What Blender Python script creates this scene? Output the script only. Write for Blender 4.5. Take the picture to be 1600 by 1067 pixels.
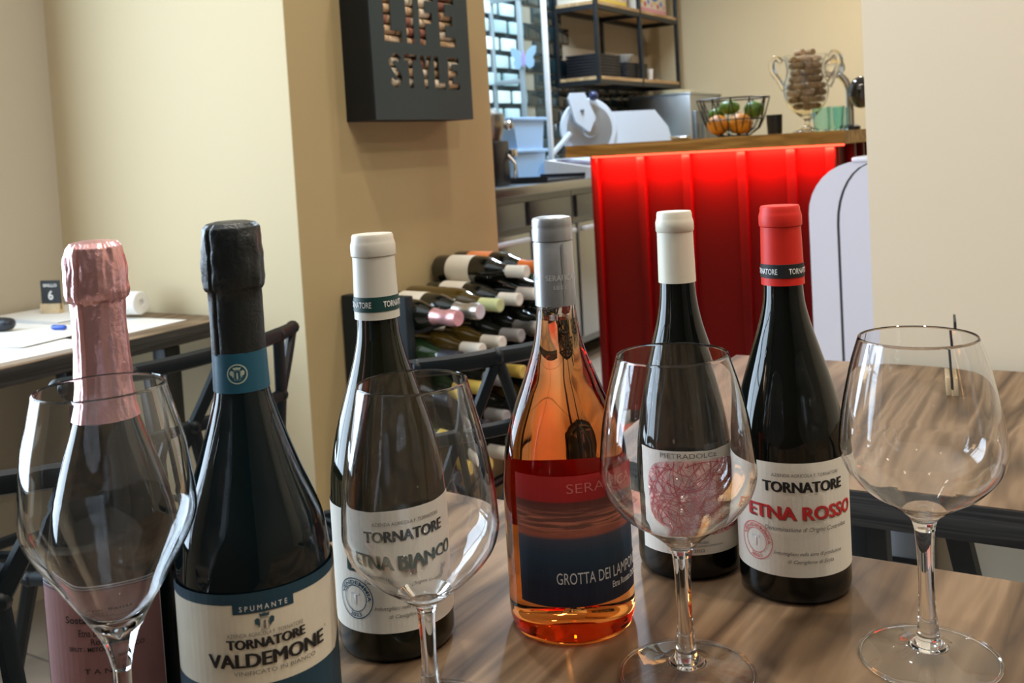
import bpy, bmesh, math, random
from mathutils import Vector, Matrix, noise
random.seed(7)
for _o in list(bpy.data.objects): bpy.data.objects.remove(_o, do_unlink=True)
scene = bpy.context.scene
col = scene.collection
PI = math.pi
# ------------------------------------------------------------------ camera
F_PX, PITCH, ROLL, HORIZON = 1550.0, math.radians(3.0), math.radians(3.3), 236.0
cam = bpy.data.cameras.new('camera'); cam_ob = bpy.data.objects.new('camera', cam); col.objects.link(cam_ob)
cam.sensor_fit = 'HORIZONTAL'; cam.sensor_width = 36.0; cam.lens = 36.0*F_PX/1600.0
cam.shift_y = -(533.5-(HORIZON+F_PX*math.tan(PITCH)))/1600.0
cam.clip_start = 0.02; cam.clip_end = 60
_f = Vector((0, math.cos(PITCH), -math.sin(PITCH))); _r0 = Vector((1,0,0)); _u0 = _r0.cross(_f)
_r = math.cos(ROLL)*_r0-math.sin(ROLL)*_u0; _u = math.sin(ROLL)*_r0+math.cos(ROLL)*_u0
cam_ob.matrix_world = Matrix(((_r.x,_u.x,-_f.x,0),(_r.y,_u.y,-_f.y,0),(_r.z,_u.z,-_f.z,1.10),(0,0,0,1)))
cam.dof.use_dof = True; cam.dof.focus_distance = 0.75; cam.dof.aperture_fstop = 15.0
scene.camera = cam_ob
# ------------------------------------------------------------------ view
vs = scene.view_settings
vs.view_transform = 'Standard'; vs.look = 'None'; vs.exposure = 0.2; vs.gamma = 1.0; vs.use_curve_mapping = False
scene.cycles.max_bounces = 14; scene.cycles.transmission_bounces = 14; scene.cycles.glossy_bounces = 6; scene.cycles.diffuse_bounces = 5
scene.cycles.caustics_refractive = True; scene.cycles.caustics_reflective = True; scene.cycles.blur_glossy = 0.6
scene.cycles.use_denoising = True; scene.cycles.sample_clamp_indirect = 6.0
# ------------------------------------------------------------------ world (daylight outside the windows)
w = bpy.data.worlds.new('world'); scene.world = w; w.use_nodes = True
w.node_tree.nodes['Background'].inputs[0].default_value = (0.62, 0.78, 1.0, 1); w.node_tree.nodes['Background'].inputs[1].default_value = 1.2
# ------------------------------------------------------------------ room grid: a runs along the table backs, b into the room
ANG = math.radians(-31.5)
E1 = Vector((math.cos(ANG), math.sin(ANG), 0)); E2 = Vector((-math.sin(ANG), math.cos(ANG), 0))
def W(a, b, z=0.0): return E1*a+E2*b+Vector((0,0,z))
def area(name, a, b, z, sx, sy, energy, color, facing):
    l = bpy.data.lights.new(name, 'AREA'); l.shape = 'RECTANGLE'; l.size = sx; l.size_y = sy; l.energy = energy; l.color = color
    o = bpy.data.objects.new(name, l); col.objects.link(o); o.location = W(a, b, z)
    d = E1*facing[0]+E2*facing[1]+Vector((0,0,facing[2]))
    o.rotation_euler = d.to_track_quat('-Z', 'Y').to_euler(); return o
area('daylight_side_window', -2.52, 0.22, 1.50, 1.86, 2.0, 84, (0.68,0.84,1.0), (1,0,0))

# ------------------------------------------------------------------ materials
MATS = {}
def nodes_of(name):
    m = bpy.data.materials.new(name); m.use_nodes = True; nt = m.node_tree
    return m, nt, nt.nodes['Principled BSDF']
def mat(name, c, rough=0.5, metal=0.0, spec=0.5, coat=0.0, var=0.0, vscale=20.0, bump=0.0, bscale=60.0, emit=None, es=0.0, coat_rough=0.03):
    if name in MATS: return MATS[name]
    m, nt, p = nodes_of(name); p.inputs['Base Color'].default_value = (*c,1); p.inputs['Roughness'].default_value = rough
    p.inputs['Metallic'].default_value = metal; p.inputs['Specular IOR Level'].default_value = spec
    p.inputs['Coat Weight'].default_value = coat; p.inputs['Coat Roughness'].default_value = coat_rough
    if var or bump:
        tc = nt.nodes.new('ShaderNodeTexCoord')
    if var:
        n = nt.nodes.new('ShaderNodeTexNoise'); n.inputs['Scale'].default_value = vscale; n.inputs['Detail'].default_value = 4
        r = nt.nodes.new('ShaderNodeValToRGB'); r.color_ramp.elements[0].position = .3; r.color_ramp.elements[1].position = .7
        r.color_ramp.elements[0].color = (*[x*(1-var) for x in c],1); r.color_ramp.elements[1].color = (*[min(1,x*(1+var)) for x in c],1)
        nt.links.new(tc.outputs['Object'], n.inputs['Vector']); nt.links.new(n.outputs['Fac'], r.inputs['Fac']); nt.links.new(r.outputs['Color'], p.inputs['Base Color'])
    if bump:
        n2 = nt.nodes.new('ShaderNodeTexNoise'); n2.inputs['Scale'].default_value = bscale; n2.inputs['Detail'].default_value = 5
        b = nt.nodes.new('ShaderNodeBump'); b.inputs['Strength'].default_value = bump; b.inputs['Distance'].default_value = .002
        nt.links.new(tc.outputs['Object'], n2.inputs['Vector']); nt.links.new(n2.outputs['Fac'], b.inputs['Height']); nt.links.new(b.outputs['Normal'], p.inputs['Normal'])
    if emit: p.inputs['Emission Color'].default_value = (*emit,1); p.inputs['Emission Strength'].default_value = es
    MATS[name] = m; return m
def glass(name, c=(1,1,1), rough=0.0, ior=1.46, vol=None, dens=0.0):
    if name in MATS: return MATS[name]
    m = bpy.data.materials.new(name); m.use_nodes = True; nt = m.node_tree; nt.nodes.clear()
    o = nt.nodes.new('ShaderNodeOutputMaterial'); g = nt.nodes.new('ShaderNodeBsdfGlass')
    g.inputs['Color'].default_value = (*c,1); g.inputs['Roughness'].default_value = rough; g.inputs['IOR'].default_value = ior
    nt.links.new(g.outputs[0], o.inputs['Surface'])
    if vol:
        v = nt.nodes.new('ShaderNodeVolumeAbsorption'); v.inputs['Color'].default_value = (*vol,1); v.inputs['Density'].default_value = dens
        nt.links.new(v.outputs[0], o.inputs['Volume'])
    MATS[name] = m; return m
def pane_glass(name, tint=(1,1,1)):
    m = bpy.data.materials.new(name); m.use_nodes = True; nt = m.node_tree; nt.nodes.clear()
    o = nt.nodes.new('ShaderNodeOutputMaterial'); t = nt.nodes.new('ShaderNodeBsdfTransparent'); g = nt.nodes.new('ShaderNodeBsdfGlossy')
    f = nt.nodes.new('ShaderNodeFresnel'); ge = nt.nodes.new('ShaderNodeNewGeometry'); mr = nt.nodes.new('ShaderNodeMapRange'); mr.inputs['To Min'].default_value = 1.46; mr.inputs['To Max'].default_value = 1/1.46; nt.links.new(ge.outputs['Backfacing'], mr.inputs['Value']); nt.links.new(mr.outputs[0], f.inputs['IOR']); x = nt.nodes.new('ShaderNodeMixShader'); t.inputs[0].default_value = (*tint,1); g.inputs['Roughness'].default_value = .02
    nt.links.new(f.outputs[0], x.inputs[0]); nt.links.new(t.outputs[0], x.inputs[1]); nt.links.new(g.outputs[0], x.inputs[2]); nt.links.new(x.outputs[0], o.inputs['Surface'])
    MATS[name] = m; return m
def wood(name, c0, c1, c2, rough=0.42, along='Y', scale=9.0, stretch=0.09, coat=0.0):
    if name in MATS: return MATS[name]
    m, nt, p = nodes_of(name); N = nt.nodes.new; L = nt.links.new
    tc = N('ShaderNodeTexCoord'); mp = N('ShaderNodeMapping')
    s = [1,1,1]
    for q in along: s['XYZ'.index(q)] = stretch
    mp.inputs['Scale'].default_value = s
    wv = N('ShaderNodeTexNoise'); wv.inputs['Scale'].default_value = scale; wv.inputs['Detail'].default_value = 3; wv.inputs['Distortion'].default_value = 1.2
    mul = N('ShaderNodeMath'); mul.operation = 'MULTIPLY'; mul.inputs[1].default_value = 9.0
    fr = N('ShaderNodeMath'); fr.operation = 'PINGPONG'; fr.inputs[1].default_value = 1.0
    fine = N('ShaderNodeTexNoise'); fine.inputs['Scale'].default_value = 160; fine.inputs['Detail'].default_value = 4
    mp2 = N('ShaderNodeMapping'); s2 = [1,1,1]
    for q in along: s2['XYZ'.index(q)] = 0.05
    mp2.inputs['Scale'].default_value = s2
    mix = N('ShaderNodeMath'); mix.operation = 'MULTIPLY_ADD'; mix.inputs[1].default_value = .62
    add = N('ShaderNodeMath'); add.operation = 'MULTIPLY'; add.inputs[1].default_value = .38
    r = N('ShaderNodeValToRGB'); r.color_ramp.elements[0].position = .12; r.color_ramp.elements[1].position = .92
    r.color_ramp.elements[0].color = (*c0,1); r.color_ramp.elements[1].color = (*c2,1); e = r.color_ramp.elements.new(.5); e.color = (*c1,1)
    L(tc.outputs['Object'], mp.inputs[0]); L(mp.outputs[0], wv.inputs['Vector']); L(wv.outputs['Fac'], mul.inputs[0]); L(mul.outputs[0], fr.inputs[0])
    L(tc.outputs['Object'], mp2.inputs[0]); L(mp2.outputs[0], fine.inputs['Vector']); L(fine.outputs['Fac'], add.inputs[0])
    L(fr.outputs[0], mix.inputs[0]); L(add.outputs[0], mix.inputs[2]); L(mix.outputs[0], r.inputs['Fac']); L(r.outputs['Color'], p.inputs['Base Color'])
    b = N('ShaderNodeBump'); b.inputs['Strength'].default_value = .12; b.inputs['Distance'].default_value = .001
    L(fine.outputs['Fac'], b.inputs['Height']); L(b.outputs['Normal'], p.inputs['Normal'])
    p.inputs['Roughness'].default_value = rough; p.inputs['Specular IOR Level'].default_value = .35
    MATS[name] = m; return m
def ramp_z(name, stops, rough=.4, streak=None):
    """flat print: colour bands by object height (metres)"""
    m, nt, p = nodes_of(name); N = nt.nodes.new; L = nt.links.new
    tc = N('ShaderNodeTexCoord'); sp = N('ShaderNodeSeparateXYZ'); mr = N('ShaderNodeMapRange'); r = N('ShaderNodeValToRGB')
    z0, z1 = stops[0][0], stops[-1][0]; mr.inputs['From Min'].default_value = z0; mr.inputs['From Max'].default_value = z1
    els = r.color_ramp.elements
    els[0].position = 0; els[0].color = (*stops[0][1],1); els[1].position = 1; els[1].color = (*stops[-1][1],1)
    for z,c in stops[1:-1]: e = els.new((z-z0)/(z1-z0)); e.color = (*c,1)
    L(tc.outputs['Object'], sp.inputs[0]); L(sp.outputs['Z'], mr.inputs['Value']); L(mr.outputs[0], r.inputs['Fac'])
    out = r.outputs['Color']
    if streak:
        za, zb, cs = streak
        mp = N('ShaderNodeMapping'); mp.inputs['Scale'].default_value = (26,26,420); n = N('ShaderNodeTexNoise'); n.inputs['Scale'].default_value = 1; n.inputs['Detail'].default_value = 4; n.inputs['Distortion'].default_value = .6
        rr = N('ShaderNodeValToRGB'); rr.color_ramp.elements[0].position = .48; rr.color_ramp.elements[1].position = .62
        a1 = N('ShaderNodeMapRange'); a1.inputs['From Min'].default_value = za; a1.inputs['From Max'].default_value = za+.006
        a2 = N('ShaderNodeMapRange'); a2.inputs['From Min'].default_value = zb; a2.inputs['From Max'].default_value = zb-.010
        mu = N('ShaderNodeMath'); mu.operation = 'MULTIPLY'; mu2 = N('ShaderNodeMath'); mu2.operation = 'MULTIPLY'
        mx = N('ShaderNodeMix'); mx.data_type = 'RGBA'; mx.inputs['B'].default_value = (*cs,1)
        L(tc.outputs['Object'], mp.inputs[0]); L(mp.outputs[0], n.inputs['Vector']); L(n.outputs['Fac'], rr.inputs['Fac'])
        L(sp.outputs['Z'], a1.inputs['Value']); L(sp.outputs['Z'], a2.inputs['Value']); L(a1.outputs[0], mu.inputs[0]); L(a2.outputs[0], mu.inputs[1])
        L(mu.outputs[0], mu2.inputs[0]); L(rr.outputs['Color'], mu2.inputs[1]); L(mu2.outputs[0], mx.inputs['Factor']); L(out, mx.inputs['A']); out = mx.outputs['Result']
    L(out, p.inputs['Base Color']); p.inputs['Roughness'].default_value = rough
    MATS[name] = m; return m

# ------------------------------------------------------------------ mesh helpers
class MB:
    def __init__(s): s.v = []; s.f = []
    def box(s, x0, x1, y0, y1, z0, z1, bev=0.0):
        if bev > 0:
            bm = bmesh.new(); bmesh.ops.create_cube(bm, size=1)
            for q in bm.verts: q.co = Vector(((x0+x1)/2+q.co.x*(x1-x0), (y0+y1)/2+q.co.y*(y1-y0), (z0+z1)/2+q.co.z*(z1-z0)))
            bmesh.ops.bevel(bm, geom=bm.edges[:], offset=bev, segments=2, affect='EDGES', profile=.5)
            s.bm(bm); return s
        o = len(s.v); s.v += [(x,y,z) for z in (z0,z1) for (x,y) in ((x0,y0),(x1,y0),(x1,y1),(x0,y1))]
        s.f += [[o+i for i in q] for q in ((3,2,1,0),(4,5,6,7),(0,1,5,4),(1,2,6,5),(2,3,7,6),(3,0,4,7))]; return s
    def bm(s, bm):
        o = len(s.v); bm.verts.ensure_lookup_table(); bm.verts.index_update()
        s.v += [tuple(q.co) for q in bm.verts]; s.f += [[o+q.index for q in f.verts] for f in bm.faces]; bm.free(); return s
    def lathe(s, prof, n=64, jitter=None, a0=0.0):
        o = len(s.v); rows = []
        for (r,z) in prof:
            if r < 1e-6: rows.append([len(s.v)]); s.v.append((0,0,z))
            else:
                row = []
                for i in range(n):
                    t = a0+2*PI*i/n; rr = r+(jitter(t,z,r) if jitter else 0); row.append(len(s.v)); s.v.append((rr*math.sin(t), -rr*math.cos(t), z))
                rows.append(row)
        for A,B in zip(rows, rows[1:]):
            if len(A) == 1 and len(B) == 1: continue
            for i in range(n):
                j = (i+1)%n
                if len(A) == 1: s.f.append([A[0],B[j],B[i]])
                elif len(B) == 1: s.f.append([A[i],A[j],B[0]])
                else: s.f.append([A[i],A[j],B[j],B[i]])
        return s
    def tube(s, pts, r, n=8, closed=False, flat=1.0):
        pts = [Vector(p) for p in pts]; m = len(pts); rows = []; prev = None
        for k,p in enumerate(pts):
            a = pts[k-1] if (k > 0 or closed) else p; b = pts[(k+1)%m] if (k < m-1 or closed) else p
            d = (b-a).normalized(); ref = prev if prev is not None else (Vector((0,0,1)) if abs(d.z) < .9 else Vector((1,0,0)))
            x = (ref-d*ref.dot(d))
            if x.length < 1e-5: x = d.orthogonal()
            x.normalize(); y = d.cross(x); prev = x; rr = r[k] if isinstance(r,(list,tuple)) else r
            row = []
            for i in range(n):
                t = 2*PI*i/n; q = p+x*(math.cos(t)*rr)+y*(math.sin(t)*rr*flat); row.append(len(s.v)); s.v.append(tuple(q))
            rows.append(row)
        for k in range(m if closed else m-1):
            A, B = rows[k], rows[(k+1)%m]
            for i in range(n): j = (i+1)%n; s.f.append([A[i],A[j],B[j],B[i]])
        if not closed: s.f.append(rows[0][::-1]); s.f.append(rows[-1])
        return s
    def prism(s, poly, h0, h1, axis='y'):
        """poly: 2D outline; extruded along axis from h0 to h1"""
        o = len(s.v); n = len(poly)
        def P(q,h): return {'y':(q[0],h,q[1]), 'z':(q[0],q[1],h), 'x':(h,q[0],q[1])}[axis]
        s.v += [P(q,h0) for q in poly]+[P(q,h1) for q in poly]
        s.f.append(list(range(o,o+n))); s.f.append(list(range(o+2*n-1,o+n-1,-1)))
        for i in range(n): j = (i+1)%n; s.f.append([o+i,o+n+i,o+n+j,o+j])
        return s
    def sphere(s, c, r, n=16, sq=(1,1,1)):
        bm = bmesh.new(); bmesh.ops.create_uvsphere(bm, u_segments=n, v_segments=max(6,n//2), radius=r)
        for q in bm.verts: q.co = Vector((q.co.x*sq[0]+c[0], q.co.y*sq[1]+c[1], q.co.z*sq[2]+c[2]))
        return s.bm(bm)
    def cyl(s, p0, p1, r, n=16): return s.tube([p0,p1], r, n)
    def mesh(s, name, smooth=True):
        me = bpy.data.meshes.new(name); me.from_pydata(s.v, [], s.f); me.update()
        bm = bmesh.new(); bm.from_mesh(me); bmesh.ops.recalc_face_normals(bm, faces=bm.faces[:]); bm.to_mesh(me); bm.free()
        if smooth: me.shade_smooth(); me.set_sharp_from_angle(angle=math.radians(38))
        return me
def add(name, mb, m, parent=None, smooth=True, label=None):
    me = mb if isinstance(mb, bpy.types.Mesh) else mb.mesh(name, smooth)
    if m and not me.materials: me.materials.append(m)
    o = bpy.data.objects.new(name, me); col.objects.link(o)
    if parent: o.parent = parent
    if label: o['label'] = label
    return o
def tag(o, label, cat, group=None):
    o['label'] = label; o['category'] = cat
    if group: o['group'] = group
    return o
def struct(o): o['kind'] = 'structure'; return o
def thing(name, label, cat, loc, rz=0.0, group=None):
    o = bpy.data.objects.new(name, None); o.empty_display_size = .05; col.objects.link(o); o.location = loc; o.rotation_euler = (0,0,rz); return tag(o, label, cat, group)
def put(o, loc, rz=0.0): o.location = loc; o.rotation_euler = (0,0,rz); return o
def cr(pts, n=6):
    """Catmull-Rom through 2D points"""
    out = []; P = [pts[0]]+list(pts)+[pts[-1]]
    for i in range(1, len(P)-2):
        p0,p1,p2,p3 = P[i-1],P[i],P[i+1],P[i+2]
        for k in range(n):
            t = k/n
            out.append(tuple(.5*((2*p1[d])+(-p0[d]+p2[d])*t+(2*p0[d]-5*p1[d]+4*p2[d]-p3[d])*t*t+(-p0[d]+3*p1[d]-3*p2[d]+p3[d])*t**3) for d in (0,1)))
    out.append(tuple(pts[-1])); return out
# lettering -----------------------------------------------------------------
def text_flat(s, cap, width=None, shear=0.0, bold=0.0, spacing=1.0, res=3, strike=0.0):
    """letters as a flat bmesh, centred on x=0, baseline..cap height = 0..cap (metres)"""
    c = bpy.data.curves.new('t', 'FONT'); c.body = s; c.size = 1.0; c.shear = shear; c.offset = bold; c.space_character = spacing; c.resolution_u = res
    o = bpy.data.objects.new('t', c); col.objects.link(o)
    dg = bpy.context.evaluated_depsgraph_get(); me = bpy.data.meshes.new_from_object(o.evaluated_get(dg))
    bm = bmesh.new(); bm.from_mesh(me); bpy.data.objects.remove(o); bpy.data.curves.remove(c); bpy.data.meshes.remove(me)
    xs = [q.co.x for q in bm.verts]; x0, x1 = min(xs), max(xs); k = cap/0.70; kx = k if width is None else width/(x1-x0)
    for q in bm.verts: q.co = Vector(((q.co.x-(x0+x1)/2)*kx, q.co.y*k, 0))
    if strike:
        g = bmesh.ops.duplicate(bm, geom=bm.verts[:]+bm.edges[:]+bm.faces[:])
        for q in g['geom']:
            if isinstance(q, bmesh.types.BMVert): q.co.x += strike
        g = bmesh.ops.duplicate(bm, geom=bm.verts[:]+bm.edges[:]+bm.faces[:])
        for q in g['geom']:
            if isinstance(q, bmesh.types.BMVert): q.co.x -= strike*.5; q.co.y += strike*.35
    return bm
def slice_x(bm, step):
    xs = [q.co.x for q in bm.verts]; x = math.floor(min(xs)/step)*step+step
    while x < max(xs):
        bmesh.ops.bisect_plane(bm, geom=bm.verts[:]+bm.edges[:]+bm.faces[:], plane_co=(x,0,0), plane_no=(1,0,0)); x += step
def on_bottle(bm, R, s0, z0, eps):
    """wrap a flat bmesh (x along the label, y up) round a bottle of radius R"""
    slice_x(bm, R*.09)
    for q in bm.verts:
        t = (q.co.x+s0)/R; q.co = Vector(((R+eps)*math.sin(t), -(R+eps)*math.cos(t), z0+q.co.y))
    return bm
def bm_obj(name, bm, m, parent, label=None):
    bmesh.ops.recalc_face_normals(bm, faces=bm.faces[:]); me = bpy.data.meshes.new(name); bm.to_mesh(me); bm.free(); return add(name, me, m, parent, label=label)
def lettering(parent, s, R, s0, z0, cap, m, eps=.0007, **kw):
    """z0 = mid height of the capitals"""
    return bm_obj('lettering', on_bottle(text_flat(s, cap, **kw), R, s0, z0-cap/2, eps), m, parent)
def patch(R, s0, s1, z0, z1, eps=.0003, poly=None):
    bm = bmesh.new()
    if poly is None: poly = [(s0,z0),(s1,z0),(s1,z1),(s0,z1)]
    bm.faces.new([bm.verts.new((x,y,0)) for x,y in poly]); return on_bottle(bm, R, 0, 0, eps)
def ring_flat(r0, r1, n=48, cx=0, cy=0):
    bm = bmesh.new(); A = []; B = []
    for i in range(n):
        t = 2*PI*i/n; A.append(bm.verts.new((cx+r0*math.cos(t), cy+r0*math.sin(t),0))); B.append(bm.verts.new((cx+r1*math.cos(t), cy+r1*math.sin(t),0)))
    for i in range(n): j = (i+1)%n; bm.faces.new([A[i],A[j],B[j],B[i]])
    return bm
def arc_text(s, cap, r, mid, span, top=True, bold=0.0):
    """letters bent round a circle of radius r, centred on angle mid"""
    bm = text_flat(s, cap, width=r*span, bold=bold)
    for q in bm.verts:
        if top: t = mid-q.co.x/r; rr = r+q.co.y
        else: t = mid+q.co.x/r; rr = r-q.co.y
        q.co = Vector((rr*math.cos(t), rr*math.sin(t), 0))
    return bm
# ------------------------------------------------------------------ the room
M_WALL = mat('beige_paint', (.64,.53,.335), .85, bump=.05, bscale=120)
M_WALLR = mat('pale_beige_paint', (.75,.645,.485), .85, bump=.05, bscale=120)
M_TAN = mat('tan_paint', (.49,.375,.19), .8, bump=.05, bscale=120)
M_GREYB = mat('grey_beige_paint', (.56,.50,.39), .85)
M_CEIL = mat('ceiling_white', (.75,.73,.68), .9)
M_FLOOR = mat('floor_screed', (.34,.29,.235), .5)
M_BLACKM = mat('black_metal', (.012,.014,.016), .42, spec=.5)
M_WHITEF = mat('window_white', (.7,.72,.74), .4)
ROT = ANG
def room(o): o.rotation_euler = (0,0,ROT); return o
def rbox(name, boxes, m, bev=0): 
    mb = MB()
    for q in boxes: mb.box(*q, bev)
    return room(add(name, mb, m, smooth=bool(bev)))
fl = struct(rbox('floor', [(-3.15,3.1,-2.35,7.1,-.1,-.006)], mat('grout', (.25,.22,.19), .9)))
tile_mats = [mat('floor_tile_%d'%i, c, .35) for i,c in enumerate([(.42,.36,.29),(.45,.39,.32),(.39,.335,.275)])]
tile_mb = MB().box(-.297,.297,-.297,.297,-.006,0).mesh('floor_tile', False)
for i in range(10):
    for j in range(15):
        me = tile_mb if False else None
        k = (i*7+j*5)%3
        key = 'floor_tile_mesh_%d'%k
        me = bpy.data.meshes.get(key)
        if me is None: me = tile_mb.copy(); me.name = key; me.materials.append(tile_mats[k])
        t = add('tile', me, None, fl); t.location = (-2.85+i*.6, -2.0+j*.6, 0)
struct(rbox('ceiling', [(-3.15,3.1,-2.35,7.1,2.9,3.0)], M_CEIL))
struct(rbox('wall_left', [(-2.58,-2.43,-2.35,-.71,0,2.9),(-2.58,-2.43,1.15,1.64,0,2.9),(-2.58,-2.43,-.71,1.15,0,.5),(-2.58,-2.43,-.71,1.15,2.5,2.9)], M_GREYB))
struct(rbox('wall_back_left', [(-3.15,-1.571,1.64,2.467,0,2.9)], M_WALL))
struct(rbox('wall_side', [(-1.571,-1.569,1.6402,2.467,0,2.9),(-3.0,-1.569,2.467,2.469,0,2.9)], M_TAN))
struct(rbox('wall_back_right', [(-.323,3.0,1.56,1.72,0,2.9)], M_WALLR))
struct(rbox('wall_rear', [(-2.58,3.1,-2.35,-2.2,0,2.9)], mat('dark_wood_panel', (.06,.045,.035), .6)))
struct(rbox('wall_right', [(3.0,3.1,-2.2,7.1,0,2.9)], mat('taupe_paint', (.26,.22,.17), .8)))
struct(rbox('wall_kitchen', [(-3.15,-3.0,2.469,6.95,0,2.9)], mat('kitchen_plaster', (.40,.335,.25), .8)))
struct(rbox('wall_far', [(-3.15,3.0,6.95,7.1,0,2.9)], M_WALL))
# windows (out of the picture to the left and behind the camera)
w1 = struct(rbox('window_1', [(-2.5,-2.44,-.71,-.67,.5,2.5),(-2.5,-2.44,1.11,1.15,.5,2.5),(-2.5,-2.44,-.67,1.11,.5,.55),(-2.5,-2.44,-.67,1.11,2.45,2.5),(-2.49,-2.45,.20,.24,.55,2.45),(-2.49,-2.45,.24,1.11,1.40,1.43),(-2.49,-2.45,-.67,.20,1.40,1.43)], M_BLACKM))
# ceiling downlights
def downlight(a, b, label, e=11, c=(1,.90,.78)):
    t = thing('ceiling_downlight', label, 'ceiling lamp', W(a,b,2.9))
    add('rim', MB().lathe([(.05,-.002),(.075,-.002),(.075,-.012),(.05,-.012),(.05,-.002)], 24), M_BLACKM, t)
    add('bulb', MB().lathe([(0,-.004),(.048,-.004),(.048,-.008),(0,-.008)], 20), mat('bulb', (1,.9,.8), .3, emit=c, es=14), t)
    l = bpy.data.lights.new('downlight', 'AREA'); l.shape = 'DISK'; l.size = .09; l.energy = e; l.color = c; l.spread = math.radians(150)
    o = bpy.data.objects.new('downlight', l); col.objects.link(o); o.location = W(a,b,2.885)
for a_,b_,e_,l_ in [(-1.0,1.15,9,'above the chair by the papers'),(-.35,.55,5,'above the bottles'),(.55,.85,12,'above the right wine glass'),(1.5,.75,14,'above the right end of the tables'),(-.9,-.7,3,'behind the camera on the left'),(.4,-.8,3,'behind the camera on the right'),(-.9,2.2,5,'in front of the wine rack'),(-.2,2.3,6,'above the white cooler'),(-1.2,5.9,22,'behind the bar'),(.3,5.6,26,'at the far right behind the bar')]:
    downlight(a_, b_, 'ceiling downlight '+l_, e_)
t = thing('added_tube_light', 'added white tube light on the kitchen ceiling, out of view', 'ceiling lamp', W(-2.2,4.4,2.9), ROT)  # added lamp, out of view, standing in for daylight in the kitchen
add('housing', MB().box(-.08,.08,-.65,.65,-.05,0,.008), M_WHITEF, t); add('tube', MB().cyl((0,-.6,-.065),(0,.6,-.065),.015), mat('added_tube_glow', (1,1,1), .3, emit=(.8,.9,1), es=12), t)
area('kitchen_added_fill', -2.2, 4.4, 2.80, .12, 1.2, 62, (.66,.83,1.0), (0,0,-1))  # added cool fill that gives the kitchen its bluish light

# ------------------------------------------------------------------ tables
M_TOP = wood('table_wood', (.045,.025,.012), (.135,.082,.043), (.27,.18,.105), .45, 'Y', 9.0, .13)
M_EDGE = wood('dark_edge_wood', (.012,.011,.010), (.028,.026,.024), (.06,.055,.05), .55, 'XY', 60.0, .03)
def table(label, a0, a1, b0, b1, splay=False):
    t = thing('bistro_table', label, 'table', W((a0+a1)/2,(b0+b1)/2,0), ROT)
    hx, hy = (a1-a0)/2, (b1-b0)/2
    add('tabletop', MB().box(-hx,hx,-hy,hy,.714,.7492,.0015), M_EDGE, t)
    add('veneer', MB().box(-hx+.0012,hx-.0012,-hy+.0012,hy-.0012,.7492,.75), M_TOP, t, label='brown wood grain table surface')
    if splay:
        for sx in (-1,1):
            for x0,x1,w_ in ((-.335,-.32,.020),(-.262,-.12,.022),(-.185,.10,.040)):
                y = -hy+.07; x0, x1 = x0*1.0, x1
                add('strut', MB().prism([(sx*(x0-w_/2),.714),(sx*(x0+w_/2),.714),(sx*(x1+w_/2),0),(sx*(x1-w_/2),0)], y-.012+.03*(sx>0), y+.012+.03*(sx>0),'y'), M_BLACKM, t, smooth=False)
        for sx in (-1,1): add('leg', MB().box(sx*.45-.02,sx*.45+.02,hy-.08,hy-.04,0,.714,.002), M_BLACKM, t)
        return t
    for sx in (-1,1):
        for sy in (-1,1):
            x, y = sx*(hx-.13), sy*(hy-.09); add('leg', MB().box(x-.022,x+.022,y-.022,y+.022,0,.69,.002), M_BLACKM, t)
        add('frame_rail', MB().box(sx*(hx-.13)-.015,sx*(hx-.13)+.015,-hy+.10,hy-.10,.69,.714), M_BLACKM, t)
    return t
table('brown wood table in the foreground carrying the bottles and glasses', -.628, .62, .10, .825)
table('brown wood table behind the right wine glass, against the pale wall', -.535, .75, .979, 1.54, True)
table('brown wood table at the left covered with white papers', -2.42, -1.78, .55, 1.622)

# ------------------------------------------------------------------ chairs (moulded triangle lattice)
M_CHAIR = mat('chair_plastic', (.005,.009,.012), .42, spec=.3)
def bez(p, q, n=4): return [p.lerp(q,i/n) for i in range(n+1)]
def chair_meshes():
    B = {'A':(-.245,.340),'B':(-.155,.345),'C':(0,.35),'D':(.155,.345),'E':(.245,.340),'F':(-.18,.228),'G':(-.06,.238),'H':(.06,.238),'I':(.18,.228),'J':(-.185,.02),'K':(0,.03),'L':(.185,.02)}
    ed = 'AB BC CD DE AF BF CG CH DI EI FG GH HI FJ GJ GK HK HL IL JK KL'.split()
    def P3(n):
        u,v = B[n]; return Vector((u, -.21-.05*v/.36+.09*(u/.25)**2, .45+v))
    back = MB()
    for e in ed:
        p,q = P3(e[0]),P3(e[1]); pts = bez(p,q,3)
        for k in (1,2):
            pts[k].y = -.21-.05*(pts[k].z-.45)/.36+.09*(pts[k].x/.25)**2
        top = e in ('AB','BC','CD','DE'); back.tube(pts, .0135 if top else .0115, 8, flat=.8)
    for n in B: back.sphere(P3(n), .0135, 8)
    S = {'J':(-.185,-.17,.47),'K':(0,-.20,.465),'L':(.185,-.17,.47),'M':(-.21,.0,.455),'N':(-.07,-.03,.44),'O':(.07,-.03,.44),'P':(.21,.0,.455),'Q':(-.20,.20,.455),'R':(0,.215,.445),'S':(.20,.20,.455)}
    seat = MB()
    for e in 'JK KL JM JN KN KO LO LP MN NO OP MQ NQ NR OR OS PS QR RS'.split(): seat.tube([S[e[0]],S[e[1]]], .011, 8, flat=.8)
    for n in S: seat.sphere(S[n], .012, 8)
    legs = [MB().tube([(sx*.13,sy*.11,.445),(sx*.19,sy*.20,0)], [.014,.010], 8) for sx in (-1,1) for sy in (-1,1)]
    frame = MB().tube([(-.13,-.11,.44),(.13,-.11,.44),(.13,.11,.44),(-.13,.11,.44)], .012, 8, closed=True)
    return back.mesh('backrest'), seat.mesh('seat'), [l.mesh('leg') for l in legs], frame.mesh('seat_frame')
CH = chair_meshes()
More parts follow.
